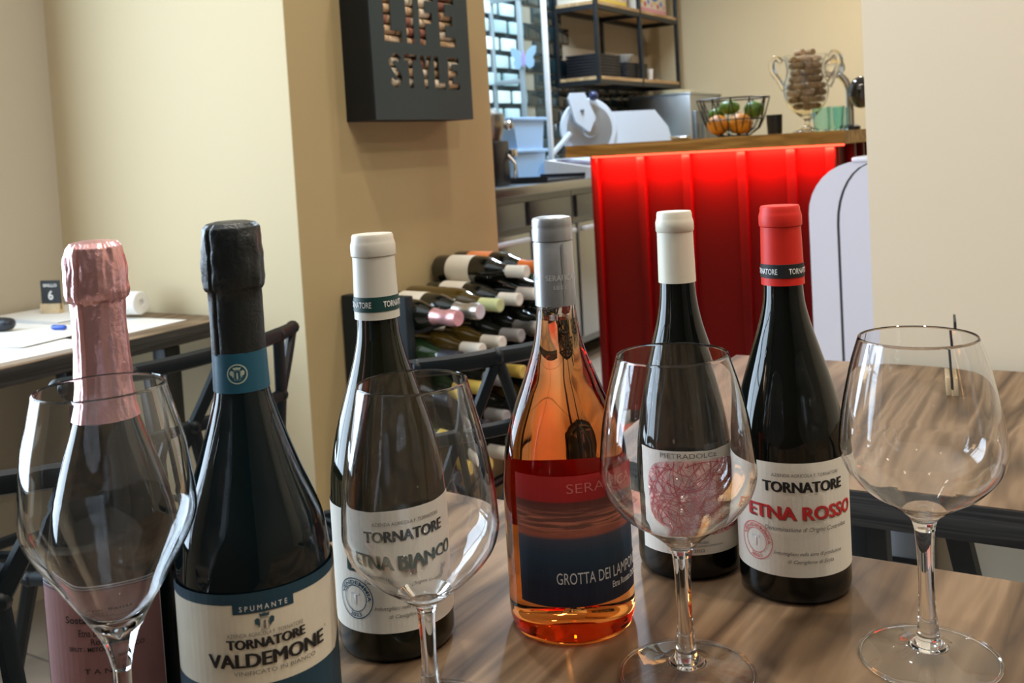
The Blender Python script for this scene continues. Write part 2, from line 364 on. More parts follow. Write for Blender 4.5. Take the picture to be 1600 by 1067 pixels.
def chair(label, a, b, rz):
    t = thing('lattice_chair', label, 'chair', W(a,b,0), rz, 'black lattice chairs')
    add('backrest', CH[0], M_CHAIR, t); add('seat', CH[1], M_CHAIR, t); add('seat_frame', CH[3], M_CHAIR, t)
    for l in CH[2]: add('leg', l, M_CHAIR, t)
    return t
chair('black lattice chair behind the dark sparkling bottle, facing the papers', -1.515, 1.125, ROT+PI/2)
chair('black lattice chair in front of the wine rack', -1.012, 1.338, ROT+PI/2-.5).scale = (.74,1,1)
chair('black lattice chair at the far left edge of the picture', -.775, .372, ROT-PI/2)

# ------------------------------------------------------------------ wall box with cut-out words and corks
M_SIGN = mat('sign_black', (.040,.058,.062), .55, spec=.4)
def plate_with_words(rows, b0, b1, z0, z1, thick):
    c = bpy.data.curves.new('plate', 'CURVE'); c.dimensions = '2D'; c.fill_mode = 'BOTH'; c.extrude = thick/2
    def poly(pts):
        s = c.splines.new('POLY'); s.points.add(len(pts)-1); s.use_cyclic_u = True
        for q,(x,y) in zip(s.points, pts): q.co = (x,y,0,1)
    poly([(b0,z0),(b1,z0),(b1,z1),(b0,z1)])
    LET = {'L':[(0,0),(1,0),(1,.2),(.40,.2),(.40,1),(0,1)], 'I':[(0,0),(1,0),(1,1),(0,1)],
      'F':[(0,0),(.42,0),(.42,.40),(.85,.40),(.85,.60),(.42,.60),(.42,.81),(1,.81),(1,1),(0,1)],
      'E':[(0,0),(1,0),(1,.19),(.40,.19),(.40,.41),(.85,.41),(.85,.59),(.40,.59),(.40,.81),(1,.81),(1,1),(0,1)],
      'T':[(.32,0),(.68,0),(.68,.82),(1,.82),(1,1),(0,1),(0,.82),(.32,.82)], 'Y':[(.33,0),(.67,0),(.67,.40),(1,1),(.64,1),(.5,.64),(.36,1),(0,1),(.33,.40)]}
    sp = cr([(.88,.80),(.52,.90),(.17,.76),(.45,.52),(.83,.26),(.50,.10),(.12,.22)],6); lft = []; rgt = []
    for k,(x,y) in enumerate(sp):
        a_, b_ = sp[max(k-1,0)], sp[min(k+1,len(sp)-1)]; dx, dy = (b_[0]-a_[0])*.6, b_[1]-a_[1]; l_ = math.hypot(dx,dy); hw = .105
        lft.append((x-dy/l_*hw*1.6, y+dx/l_*hw)); rgt.append((x+dy/l_*hw*1.6, y-dx/l_*hw))
    LET['S'] = lft+rgt[::-1]
    for ch,wb0,wb1,wz0,wz1 in rows: poly([(wb0+x*(wb1-wb0), wz0+y*(wz1-wz0)) for x,y in LET[ch]])
    o = bpy.data.objects.new('plate', c); col.objects.link(o)
    me = bpy.data.meshes.new_from_object(o.evaluated_get(bpy.context.evaluated_depsgraph_get())); bpy.data.objects.remove(o)
    for q in me.vertices: q.co = Vector((q.co.z, q.co.x, q.co.y))
    return me
SG = thing('cork_collector_box', 'black wall box with cut-out words LIFE STYLE over wine corks', 'wall decoration', W(-1.569,1.828,1.191), ROT)
sd = .090; sw = .411; sh = .40
add('box_frame', MB().box(0,sd-.0015,0,.004,0,sh).box(0,sd-.0015,sw-.004,sw,0,sh).box(0,sd-.0015,.004,sw-.004,0,.004).box(0,sd-.0015,.004,sw-.004,sh-.004,sh).box(0,.003,.004,sw-.004,.004,sh-.004), mat('sign_side_black', (.007,.009,.010), .55, spec=.3), SG, smooth=False)
pl = plate_with_words([('L',.050,.118,.187,.325),('I',.138,.170,.187,.325),('F',.192,.258,.187,.325),('E',.278,.348,.187,.325)]+[(ch,.060+i*.0615,.060+i*.0615+.050,.078,.160) for i,ch in enumerate('STYLE')], 0, sw, 0, sh, .002)
o = add('front_plate', pl, M_SIGN, SG); o.location = (sd-.0005,0,0)
cork_mats = [mat('cork_%d'%i, c, .85, var=.25, vscale=150) for i,c in enumerate([(.58,.40,.24),(.70,.53,.35),(.38,.25,.12),(.80,.70,.54),(.30,.12,.08)])]
cork_me = []
for m in cork_mats:
    me = MB().lathe([(0,0),(.0105,0),(.0115,.001),(.0115,.041),(.0105,.042),(0,.042)], 14).mesh('cork'); me.materials.append(m); cork_me.append(me)
def cork(p, axis, k, label, group, name='wine_cork'):
    o = add(name, cork_me[k], None); o.location = p; o.rotation_mode = 'QUATERNION'; o.rotation_quaternion = axis.to_track_quat('Z','Y'); return tag(o, label, 'cork', group)
rnd = random.Random(3)
for r in range(13):
    for c in range(8):
        bb = .012+c*.0485+(.016 if r%2 else .0); zz = .0165+r*.0252
        if bb+.045 > sw-.006: continue
        ax = (E2+E1*rnd.uniform(-.10,.10)+Vector((0,0,rnd.uniform(-.04,.04)))).normalized()
        k = rnd.choice([0,0,1,1,2,3,3,4]); cork(W(-1.569+.0735+rnd.uniform(-.003,.002), 1.828+bb, 1.191+zz), ax, k, 'one of the wine corks inside the black LIFE STYLE wall box', 'corks in the wall box')

# ------------------------------------------------------------------ wine rack against the tan wall
M_RACK = mat('rack_blue_black', (.008,.014,.018), .55, spec=.3)
RK = thing('wine_rack', 'dark metal wine rack full of lying bottles against the tan wall', 'wine rack', W(-1.565,1.76,0), ROT)
add('side_panel', MB().box(0,.19,0,.03,0,.785,.003), M_RACK, RK); add('side_panel', MB().box(0,.19,.665,.69,0,.785,.003), M_RACK, RK)
for i in range(8):
    z = .735-.0380-.09*i-.010; add('shelf', MB().box(.02,.035,.03,.665,z,z+.010).box(.15,.165,.03,.665,z,z+.010), M_RACK, RK, smooth=False)
def lathe_mesh(name, prof, m, n=24):
    me = MB().lathe(prof, n).mesh(name); me.materials.append(m); return me
BODY = cr([(.036,.003),(.0375,.02),(.0375,.10),(.0372,.15),(.033,.18),(.022,.21),(.0155,.235)],3)+[(.0148,.29)]
G_DARK = mat('rack_dark_glass', (.006,.008,.006), .06, coat=1); G_AMB = mat('rack_amber_glass', (.060,.038,.006), .08, coat=1); G_GRN = mat('rack_green_glass', (.012,.030,.010), .06, coat=1)
body_me = {k: lathe_mesh('glass_body', [(0,.003)]+BODY+[(0,.29)], m) for k,m in (('dark',G_DARK),('amber',G_AMB),('green',G_GRN))}
def capmat(c, metal=0, rough=.4): return mat('cap_%.2f_%.2f_%.2f'%c, c, rough, metal)
CAPS = {'white':capmat((.75,.73,.66)), 'pink':capmat((.80,.42,.42),.7,.35), 'silver':capmat((.72,.71,.66),.9,.3), 'yellow':capmat((.62,.45,.10)), 'orange':capmat((.75,.20,.05)), 'grey':capmat((.30,.30,.30)), 'black':capmat((.02,.02,.025)), 'green':capmat((.55,.60,.30))}
cap_me = {k: lathe_mesh('capsule', [(.0158,.225),(.0158,.275),(.0163,.276),(.0163,.292),(.0145,.2935),(.004,.2935),(0,.2925)] , m, 20) for k,m in CAPS.items()}
foil_me = {k: lathe_mesh('foil', [(.022,.205),(.0165,.235),(.0165,.262),(.0195,.266),(.0195,.285),(.0175,.2935),(.006,.2935),(0,.291)], CAPS[k], 20) for k in ('pink','silver','orange')}
lab_white = mat('rack_label', (.72,.69,.60), .6); lab_or = mat('rack_label_orange', (.70,.22,.06), .6)
lab_me = {k: lathe_mesh('label', [(.0379,.05),(.0381,.052),(.0381,.128),(.0379,.13)], m, 24) for k,m in (('white',lab_white),('orange',lab_or))}
def rack_bottle(b, z, gl, cap, lab, label, foil=False, yaw=-.12, lift=0.0, a0=-1.557):
    t = thing('wine_bottle', label, 'bottle', W(a0,b,z), 0, 'bottles lying in the wine rack')
    d = (E1+E2*yaw+Vector((0,0,lift))).normalized(); t.rotation_mode = 'QUATERNION'; t.rotation_quaternion = d.to_track_quat('Z','Y')
    add('glass_body', body_me[gl], None, t)
    add('foil' if foil else 'capsule', (foil_me if foil else cap_me)[cap], None, t)
    if lab: add('label', lab_me[lab], None, t)
cols = [1.838+.0885*i for i in range(7)]
rows = [
 [('dark','pink','white','pink foiled',1),('dark','silver','white','silver foiled',1),('amber','green',None,'amber glass, pale capped',0),('dark','white','white','white capped',0),('dark','white','white','white capped',0),('dark','black',None,'black capped',0),('green','orange',None,'orange capped',0)],
 [('green','black',None,'dark capped',0),('amber','white',None,'white capped amber',0),('amber','white','white','white capped',0),('dark','grey',None,'grey capped',0),('dark','silver',None,'silver foiled',1),('dark','black',None,'black capped',0),('dark','white',None,'white capped',0)],
 [('dark','black',None,'black capped',0),('green','yellow',None,'yellow capped green',0),('dark','grey',None,'grey capped',0),('amber','yellow',None,'yellow capped amber',0),('dark','black','white','black capped',0),('dark','white',None,'white capped',0),('dark','grey',None,'grey capped',0)],
 [('green','yellow',None,'yellow capped',0),('dark','black','white','black capped',0),('dark','grey','white','grey capped',0),('dark','black',None,'black capped plain',0),('amber','yellow',None,'yellow capped amber',0),('dark','black',None,'black capped',0),('dark','white',None,'white capped',0)],
 [('dark','black','white','black capped',0),('amber','yellow',None,'yellow capped amber',0),('dark','white','white','white capped',0),('dark','grey',None,'grey capped',0),('dark','black',None,'black capped',0),('green','white',None,'white capped green',0),('dark','black',None,'black capped',0)]]
rn = ['top','second','third','fourth','fifth']; cn = ['first','second','third','fourth','fifth','sixth','seventh']
for i,R_ in enumerate(rows):
    for j,(gl,cap,lab,desc,fo) in enumerate(R_):
        rack_bottle(cols[j], .735-.09*i, gl, cap, lab, '%s wine bottle, %s row of the rack, %s from the left'%(desc,rn[i],cn[j]), bool(fo), a0=-1.553)
rack_bottle(2.152, .7970, 'dark', 'white', 'white', 'dark bottle with white label, left of two lying on top of the rack', False, yaw=-.12, lift=0)
rack_bottle(2.240, .7970, 'dark', 'orange', 'orange', 'dark bottle with orange label, right of two lying on top of the rack', True, yaw=-.12, lift=0)

# ------------------------------------------------------------------ things on the paper-covered table
M_PAPER = mat('paper', (.80,.79,.76), .8)
def sheet(a, b, rz, w_, h_, n, label, z0=.7502, th=.0012, bend=0.0):
    mb = MB(); K = 8
    for i in range(K+1):
        x = -w_/2+w_*i/K; zb = bend*(abs(x)/(w_/2))**3
        mb.v += [(x,-h_/2,zb),(x,h_/2,zb),(x,h_/2,zb+th),(x,-h_/2,zb+th)]
    for i in range(K):
        o = i*4
        for p,q in ((0,1),(1,2),(2,3),(3,0)): mb.f.append([o+p,o+q,o+4+q,o+4+p])
    mb.f += [[0,1,2,3],[K*4+3,K*4+2,K*4+1,K*4]]
    o = add('paper_sheet', mb, M_PAPER); put(o, W(a,b,z0), ROT+rz); tag(o, label, 'paper', 'papers on the left table')
sheet(-1.985, 1.425, .05, .26, .25, 1, 'white paper sheet nearest the table corner, behind the pink bottle', .7502, .001)
sheet(-1.995, 1.145, -.05, .40, .27, 1, 'thick white paper stack at the front of the left table', .7502, .008)
sheet(-2.09, 1.27, .12, .36, .24, 1, 'white paper sheet lying across the paper stack', .7590, .001, .002)
sheet(-2.26, 1.515, -.08, .29, .20, 1, 'white paper sheet by the wall beside the number card', .7590, .001, .001)
sheet(-2.255, 1.51, -.08, .30, .20, 1, 'lower white paper sheet by the wall', .7502, .008)
t = put(add('paper_roll', MB().lathe([(0,0),(.026,0),(.028,.002),(.028,.085),(.026,.087),(.010,.087),(.010,.08),(0,.08)], 28), M_PAPER), W(-2.09,1.53,.788)); t.rotation_euler = (PI/2,0,ROT+PI/2+.2); tag(t, 'white paper roll lying on the left table behind the pink bottle', 'paper roll')
t = put(add('pen_cap', MB().lathe([(0,0),(.0045,0),(.0055,.004),(.0055,.034),(.004,.038),(0,.038)], 16).box(-.0015,.0015,-.0085,-.0055,.005,.034), mat('blue_plastic', (.01,.07,.42), .3)), W(-2.04,1.335,.7662)); t.rotation_euler = (PI/2,0,1.2); tag(t, 'small blue pen cap lying on the white papers', 'pen cap')
t = put(add('glasses_case', MB().lathe(cr([(0,0),(.016,.006),(.020,.03),(.021,.08),(.020,.13),(.014,.155),(0,.16)],4), 24), mat('case_dark', (.012,.016,.026), .35)), W(-2.13,1.30,.7765)); t.rotation_euler = (PI/2,0,ROT-1.2); t.scale = (1,.75,1); tag(t, 'dark rounded spectacle case on the papers at the left edge', 'spectacle case')
M_CARD = mat('card_black', (.012,.016,.018), .5); M_BLOCK = mat('block_wood', (.62,.47,.28), .6, var=.12, vscale=60); M_PRINT_W = mat('print_white', (.82,.82,.80), .6)
def number_card(a, b, z, rz, label, h=.060, wd=.056, text=True):
    t = thing('table_number_card', label, 'number card', W(a,b,z), rz)
    add('wood_block', MB().box(-.028,.028,-.009,-.0018,0,.024,.001).box(-.028,.028,.0018,.009,0,.024,.001).box(-.028,.028,-.0018,.0018,0,.008), M_BLOCK, t, label='small pale wood block')
    c = add('card', MB().box(-wd/2,wd/2,-.0015,.0015,.0085,.010+h+.012), M_CARD, t, smooth=False)
    if text:
        for s,cap,z0,wid in (('BRILLO',.0075,.066,.040),('6',.022,.034,None)):
            bm = text_flat(s, cap, width=wid, bold=.03)
            for q in bm.verts: q.co = Vector((q.co.x,-.0018,z0+q.co.y))
            bm_obj('lettering', bm, M_PRINT_W, c)
number_card(-2.295, 1.505, .7605, -.25, 'black number card reading 6 on a wood block, left table')
number_card(-.188, 1.405, .75, math.radians(67), 'black number card seen edge-on in a wood block, right table', h=.075)
# wall socket low on the pale wall
sk = thing('wall_socket', 'grey wall socket plate low on the pale wall under the right table', 'socket', W(-.285,1.56,.44), ROT)
add('plate', MB().box(-.04,.04,-.008,0,-.03,.06,.002), mat('socket_grey', (.35,.36,.37), .4), sk)
for i in range(2): add('slot', MB().box(-.026,.026,-.0095,-.008,-.018+i*.02,-.010+i*.02), M_BLACKM, sk, smooth=False)
# ------------------------------------------------------------------ the bar
M_RED = mat('bar_red', (.105,.0025,.0025), .42, spec=.25)
M_OAK = wood('bar_oak', (.24,.13,.03), (.42,.25,.065), (.60,.40,.14), .45, 'X', 10.0, .1)
BAR = thing('bar_counter', 'red panelled bar with a thick oak top and red light under it', 'bar counter', W(-1.76,3.5,0), ROT)
add('front_panel', MB().box(0,.93,0,.03,.06,1.06), M_RED, BAR, smooth=False); add('side_panel', MB().box(.905,.935,.03,1.1,.06,1.06), M_RED, BAR, smooth=False)
add('end_panel', MB().box(0,.03,.03,1.1,.06,1.06), M_RED, BAR, smooth=False); add('plinth', MB().box(.03,.90,.03,1.08,0,.06), M_BLACKM, BAR, smooth=False)
for x in (.016,.212,.395,.605,.783,.919): add('rib', MB().box(x-.016,x+.016,-.028,0,.06,1.06,.004), M_RED, BAR)
for y in (.16,.30,.44,.60,.76): add('rib', MB().box(.935,.963,y-.016,y+.016,.06,1.06,.004), M_RED, BAR)
add('countertop', MB().prism([(-.075,-.085),(.985,-.085),(.985,1.12),(-.02,1.12)],1.060,1.106,'z'), M_OAK, BAR, smooth=False, label='thick oak top')
add('light_strip', MB().box(.02,.97,-.048,-.034,1.054,1.060), mat('led_red', (1,.1,.06), .4, emit=(1,.05,.025), es=6), BAR, smooth=False)
area('bar_light_strip', -1.275, 3.459, 1.052, .92, .010, 16.0, (1,.06,.035), (0,.15,-1))
# fruit basket
M_WIRE = mat('black_wire', (.01,.01,.01), .4)
BZ = 1.1065
bk = thing('fruit_basket', 'black wire basket holding fruit on the bar top', 'basket', W(-1.265,3.74,BZ), ROT)
def ringpts(r, z, n=32): return [(r*math.cos(2*PI*i/n), r*math.sin(2*PI*i/n), z) for i in range(n)]
add('rim', MB().tube(ringpts(.138,.145,40), .003, 6, True), M_WIRE, bk); add('base_ring', MB().tube(ringpts(.06,.0035), .003, 6, True), M_WIRE, bk)
add('middle_ring', MB().tube(ringpts(.115,.065,36), .0022, 6, True), M_WIRE, bk)
for i in range(12):
    t0, t1 = 2*PI*i/12, 2*PI*(i+.5)/12
    P = lambda r,t,z: (r*math.cos(t), r*math.sin(t), z)
    add('wire', MB().tube([P(.06,t0,.0035),P(.098,t0+.10,.03),P(.115,(t0+t1)/2,.065),P(.138,t1,.145)], .0022, 6).tube([P(.06,t0,.0035),P(.098,t0-.10,.03),P(.115,(3*t0-t1)/2,.065),P(.138,2*t0-t1,.145)], .0022, 6), M_WIRE, bk)
M_ORG = mat('orange_skin', (.72,.27,.02), .45, var=.08, vscale=40, bump=.3, bscale=700); M_LIME = mat('lime_skin', (.10,.20,.025), .4, var=.3, vscale=50, bump=.2, bscale=500); M_STEM = mat('fruit_stem', (.06,.08,.02), .7)
def fruit(name, x, y, z, r, m, label, sq=(1,1,.93)):
    c = W(-1.265,3.74,BZ)+E1*x+E2*y
    t = thing(name, label, 'fruit', (c.x,c.y,BZ+z-r*sq[2]), ROT)
    add('skin', MB().sphere((0,0,r*sq[2]), r, 24, sq), m, t); add('stem_end', MB().lathe([(0,.004),(.003,.003),(.0045,0)], 8), M_STEM, t).location = (0,0,2*r*sq[2]-.002)
fruit('orange', -.045, -.052, .047, .042, M_ORG, 'orange at the left of the wire basket')
fruit('orange', .042, -.045, .047, .043, M_ORG, 'orange at the middle front of the wire basket')
fruit('lime', .0, .045, .044, .038, M_LIME, 'lime at the back of the wire basket', (1.15,1,.9))
fruit('lime', -.015, .0, .113, .033, M_LIME, 'lime on top between the two oranges', (1.25,1,.85))
fruit('lime', .078, .012, .100, .034, M_LIME, 'lime at the right rim of the wire basket', (1.15,1,.95))
fruit('lime', -.078, .025, .088, .030, M_LIME, 'lime at the left rim of the wire basket', (1.1,1,.9))
# goblet of corks
G_CLEAR = glass('clear_glass', (.98,.99,.99)); 
gb = thing('glass_goblet', 'big clear glass goblet with two curled handles filled with corks', 'goblet', W(-.985,3.75,BZ), ROT)
go = cr([(.050,0.0),(.052,.004),(.03,.012),(.012,.025),(.012,.045),(.03,.06),(.066,.10),(.082,.145),(.080,.185),(.068,.225),(.072,.262),(.080,.285)],5)
gi = cr([(.077,.285),(.069,.262),(.065,.225),(.077,.185),(.079,.145),(.063,.102),(.028,.068),(0,.064)],5)
add('bowl', MB().lathe([(0,0)]+go+gi, 40), G_CLEAR, gb)
for s in (-1,1):
    pts = [(s*(.078),0,.20),(s*.098,0,.215),(s*.104,0,.245),(s*.095,0,.272),(s*.080,0,.268)]
    pts = [(s*x,0,z) for x,z in cr([(.082,.165),(.100,.20),(.122,.235),(.124,.268),(.105,.285),(.088,.268)],5)]
    add('handle', MB().tube(pts, .012, 12), G_CLEAR, gb)
lab_g = 'one of the corks heaped inside the glass goblet'
def ring_corks(z, R, n, ph, vert=False):
    c = W(-.985,3.75,BZ)
    for i in range(n):
        t = ph+2*PI*i/n; ax = Vector((-math.sin(t), math.cos(t), 0)); p = c+Vector((R*math.cos(t), R*math.sin(t), z))
        if vert: ax = Vector((0,0,1)); cork(p-ax*.021, ax, rnd.choice([0,0,2,2,1]), lab_g, 'corks in the goblet')
        else: cork(p-ax*.021, ax, rnd.choice([0,0,2,2,1]), lab_g, 'corks in the goblet')
ring_corks(.080+.021, 0, 1, 0, True)
for k,(z,R,n) in enumerate([(.096,.036,4),(.121,.052,6),(.146,.058,7),(.171,.058,7),(.196,.050,6),(.221,.044,5),(.246,.046,5),(.271,.046,5)]):
    ring_corks(z, R, n, k*.45)
    if R > .04 and k%2 == 0: ring_corks(z+.010, 0.012, 1, k, True)
ring_corks(.296,.022,2,.3)
# small things beside the goblet
t = put(add('black_cup', MB().lathe([(0,0),(.024,0),(.026,.002),(.029,.070),(.027,.070),(.024,.006),(0,.006)], 24), mat('cup_black', (.012,.012,.014), .3)), W(-1.065,3.60,BZ)); tag(t, 'small black cup left of the cork goblet', 'cup')
G_TEAL = glass('teal_glass', (.84,.97,.96))
for i,(a,b) in enumerate([(-.905,3.63),(-.845,3.60),(-.89,3.86)]):
    t = put(add('tumbler', MB().lathe([(0,0),(.026,0),(.031,.085),(.0295,.085),(.0245,.006),(0,.006)], 24), G_TEAL), W(a,b,BZ)); tag(t, ['left teal glass tumbler in front of the goblet','right teal glass tumbler near the tap','teal glass tumbler behind the goblet'][i], 'tumbler', 'teal tumblers on the bar')
M_CHROME = mat('chrome', (.72,.73,.75), .12, 1.0)
tp = thing('bar_tap', 'chrome bar tap with dark round head at the right end of the bar', 'tap', W(-.869,3.93,BZ), ROT)
add('base', MB().lathe([(0,0),(.035,0),(.035,.012),(.018,.02),(0,.02)], 28), M_BLACKM, tp)
add('column', MB().tube([(0,0,.015),(0,0,.15),(-.012,0,.185),(-.034,0,.213)], .014, 14), M_CHROME, tp)
add('spout_bulb', MB().sphere((-.055,0,.240), .034, 24), G_CLEAR, tp, label='clear glass bulb'); add('ring', MB().tube([(-.055+.037*math.cos(2*PI*i/24),0,.240+.037*math.sin(2*PI*i/24)) for i in range(24)], .005, 8, True), M_CHROME, tp)
add('head', MB().sphere((.048,-.03,.138), .050, 28, (.9,.9,1.2)), mat('head_dark', (.02,.018,.018), .12, coat=1), tp, label='dark glossy round head'); add('arm', MB().tube([(0,0,.15),(.03,-.02,.145)], .010, 10), M_CHROME, tp)
nap = thing('foil_packet', 'small crumpled silver foil packet on the bar left of the basket', 'packet', W(-1.415,3.56,BZ), ROT)
mbp = MB().box(-.035,.035,-.02,.02,0,.012,.004); mbp.v = [(x+rnd.uniform(-.003,.003),y+rnd.uniform(-.003,.003),z if z < .002 else z+rnd.uniform(-.003,.004)) for x,y,z in mbp.v]
add('wrapper', mbp, mat('silver_wrap', (.7,.72,.75), .25, 1), nap, smooth=False)

# ------------------------------------------------------------------ white retro cooler beside the pale wall
M_ENAM = mat('white_enamel', (.78,.78,.88), .22, coat=.5)
fr = thing('retro_cooler', 'white rounded retro cooler standing beside the pale wall', 'cooler', W(-.61,2.3,0), ROT)
outer = [(0,.03),(0,.915)]+[(.115-.115*math.cos(t*PI/16), .915+.118*math.sin(t*PI/16)) for t in range(1,9)]
inner = [(.062,.03),(.062,.89)]+[(.062+.085-.085*math.cos(t*PI/16), .89+.139*math.sin(t*PI/16)) for t in range(1,9)]
add('door', MB().prism(outer+inner[::-1], 0, .52, 'y'), M_ENAM, fr)
in2 = [(x+.006,z) for x,z in inner]; add('body', MB().prism([(.50,.03)]+in2[:-1]+[(.155,1.029),(.42,1.029),(.50,.95)], .001, .52, 'y'), M_ENAM, fr)
add('gasket', MB().prism(inner+in2[::-1], .003, .518, 'y'), mat('gasket_grey', (.07,.07,.09), .6), fr, smooth=False)
add('top_lip', MB().box(.10,.45,-.004,.52,1.030,1.042,.004), M_ENAM, fr); add('foot', MB().box(.04,.46,.03,.50,0,.03), M_BLACKM, fr, smooth=False)

# ------------------------------------------------------------------ kitchen behind the bar
M_STEEL = mat('brushed_steel', (.46,.49,.52), .28, 1.0, bump=.05, bscale=200); M_STEELD = mat('dark_steel', (.20,.22,.24), .32, .9); M_WHITEP = mat('white_plastic', (.72,.76,.82), .35)
wt = put(add('steel_worktop', MB().box(0,.70,0,3.80,0,.045,.004), M_STEEL), W(-2.995,2.50,.895), ROT); tag(wt, 'long stainless steel worktop along the kitchen wall', 'worktop')
for i in range(4):
    b0 = 2.55+i*.93
    cb = thing('steel_cabinet', 'stainless steel fridge cabinet under the worktop, %s from the front'%cn[i], 'cabinet', W(-2.95,b0,0), ROT, 'steel cabinets under the worktop')
    add('body', MB().box(0,.60,0,.925,.10,.89), M_STEELD, cb, smooth=False)
    for k in range(2):
        d = add('door', MB().box(.60,.625,.012+k*.455,.457+k*.455,.14,.72,.004), M_STEEL, cb); add('handle', MB().box(.625,.645,.04+k*.455,.43+k*.455,.68,.70,.003), M_WHITEP, d)
        add('vent', MB().box(.60,.615,.03+k*.455,.44+k*.455,.75,.86,.002), M_STEELD, cb)
    for x in (.06,.54):
        for y in (.06,.86): add('leg', MB().cyl((x,y,0),(x,y,.10),.02,10), M_BLACKM, cb)
# glass brick window and dark tiles on the kitchen wall
wk = bpy.data.objects['wall_kitchen']
gw = struct(rbox('window_3', [(-3.0,-2.992,4.35,5.12,.95,2.2)], mat('joint_dark', (.02,.03,.035), .7)))
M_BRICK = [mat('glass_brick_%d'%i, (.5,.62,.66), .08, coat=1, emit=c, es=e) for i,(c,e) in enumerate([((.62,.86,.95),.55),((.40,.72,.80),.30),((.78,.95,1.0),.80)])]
brick_me = []
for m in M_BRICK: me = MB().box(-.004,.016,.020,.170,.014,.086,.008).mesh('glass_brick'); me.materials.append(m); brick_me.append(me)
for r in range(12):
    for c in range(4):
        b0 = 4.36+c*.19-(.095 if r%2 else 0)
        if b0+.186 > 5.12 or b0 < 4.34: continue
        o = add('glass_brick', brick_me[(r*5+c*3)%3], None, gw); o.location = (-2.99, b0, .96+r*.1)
M_DT = [mat('dark_tile_%d'%i, c, .12, coat=.6) for i,c in enumerate([(.008,.022,.028),(.012,.035,.042),(.006,.014,.018)])]
tl_me = []
for m in M_DT: me = MB().box(0,.010,.003,.187,.003,.097,.004).mesh('dark_tile'); me.materials.append(m); tl_me.append(me)
for r in range(12):
    for c in range(10):
        b0 = 5.13+c*.19-(.095 if r%2 else 0)
        if b0 < 5.12 or (r > 6 and c > 2) or b0 > 6.75: continue
        o = add('tile', tl_me[(r*3+c*7)%3], None, wk); o.location = (-3.0, b0, .96+r*.1)
# framed glass screen with a butterfly sticker
sc = thing('glass_screen', 'white framed glass screen on the steel worktop with butterfly sticker', 'screen', W(-2.988,4.75,.9405), ROT)
M_FRW = mat('frame_white', (.78,.80,.80), .4); M_FRG = mat('frame_grey', (.36,.43,.46), .4)
add('post', MB().box(.335,.360,-.012,.012,0,1.02,.003), M_FRW, sc, label='white upright post'); add('mullion', MB().box(.180,.207,-.012,.012,.012,.985,.003), M_FRG, sc, label='grey upright bar')
add('top_rail', MB().box(0,.335,-.012,.012,.985,1.03,.003), M_FRG, sc); add('cross_rail', MB().box(.02,.180,-.012,.012,.53,.555,.003), M_FRG, sc); add('end_post', MB().box(0,.02,-.012,.012,.012,.985,.003), M_FRG, sc)
PANE = pane_glass('screen_pane', (.90,.97,.98))
for x0,x1,z0,z1 in ((.207,.335,.012,.985),(.02,.18,.012,.53),(.02,.18,.555,.985)): add('pane', MB().box(x0,x1,-.002,.002,z0,z1), PANE, sc, smooth=False)
add('foot_bar', MB().box(0,.36,-.03,.03,0,.012,.003), M_FRG, sc)
bf = thing('butterfly_sticker', 'pale blue and lilac butterfly stuck on the glass screen', 'sticker', W(-2.772,4.7365,1.60), ROT-PI/2)
wing = [(.004,.0),(.024,.042),(.058,.068),(.082,.066),(.078,.03),(.058,.004),(.066,-.016),(.060,-.043),(.034,-.055),(.013,-.035)]
M_BF = mat('butterfly_blue', (.42,.66,.86), .5); M_BF2 = mat('butterfly_lilac', (.55,.42,.80), .5)
for s in (-1,1): add('wing', MB().prism([(s*x,z) for x,z in wing],0,.004,'x'), M_BF, bf, smooth=False)
add('body', MB().prism([(.010*math.cos(k*PI/6), .045*math.sin(k*PI/6)) for k in range(12)],.004,.008,'x'), M_BF2, bf, smooth=False)
# black steel and wood wall shelf
M_SHW = wood('shelf_pine', (.34,.20,.08), (.48,.31,.15), (.60,.42,.23), .5, 'Y', 8.0, .1)
sf = thing('wall_shelf', 'black steel wall shelf with wooden boards above the kitchen worktop', 'shelf', W(-2.989,5.50,1.48), ROT)
for y in (0,.65,1.30):
    add('front_post', MB().box(.275,.300,y,y+.025,0,1.05,.002), M_BLACKM, sf); add('back_post', MB().box(0,.02,y,y+.025,0,1.05,.002), M_BLACKM, sf)
for z in (0,.46,.92):
    add('frame_rail', MB().box(.277,.298,.025,1.30,z,z+.028).box(.0,.02,.025,1.30,z,z+.028).box(.02,.277,.002,.023,z,z+.028).box(.02,.277,1.302,1.323,z,z+.028).box(.02,.277,.652,.673,z,z+.028), M_BLACKM, sf, smooth=False)
    add('board', MB().box(.021,.297,.004,1.32,z+.029,z+.049), M_SHW, sf, smooth=False, label='pale wooden board')
SZ = 1.48+.0492
M_TRAY = mat('tray_black', (.010,.010,.013), .45)
_tm = MB(); _tm.box(-.105,.105,-.16,.16,0,.006,.002); _tm.box(-.112,.112,-.168,-.158,.002,.016,.001); _tm.box(-.112,.112,.158,.168,.002,.016,.001); _tm.box(-.112,-.103,-.158,.158,.002,.016,.001); _tm.box(.103,.112,-.158,.158,.002,.016,.001)
tr = _tm.mesh('serving_tray'); tr.materials.append(M_TRAY)
for k in range(8):
    o = add('serving_tray', tr, None); put(o, W(-2.845,5.74,SZ+k*.0185), ROT); tag(o, 'black tray in the left stack on the lower shelf board, %s from the bottom'%['first','second','third','fourth','fifth','sixth','seventh','eighth'][k], 'tray', 'black trays in the left stack')
for k in range(6):
    o = add('serving_tray', tr, None); put(o, W(-2.835,6.13+.004*k,SZ+k*.0185), ROT); tag(o, 'black tray in the right stack on the lower shelf board, %s from the bottom'%['first','second','third','fourth','fifth','sixth'][k], 'tray', 'black trays in the right stack')
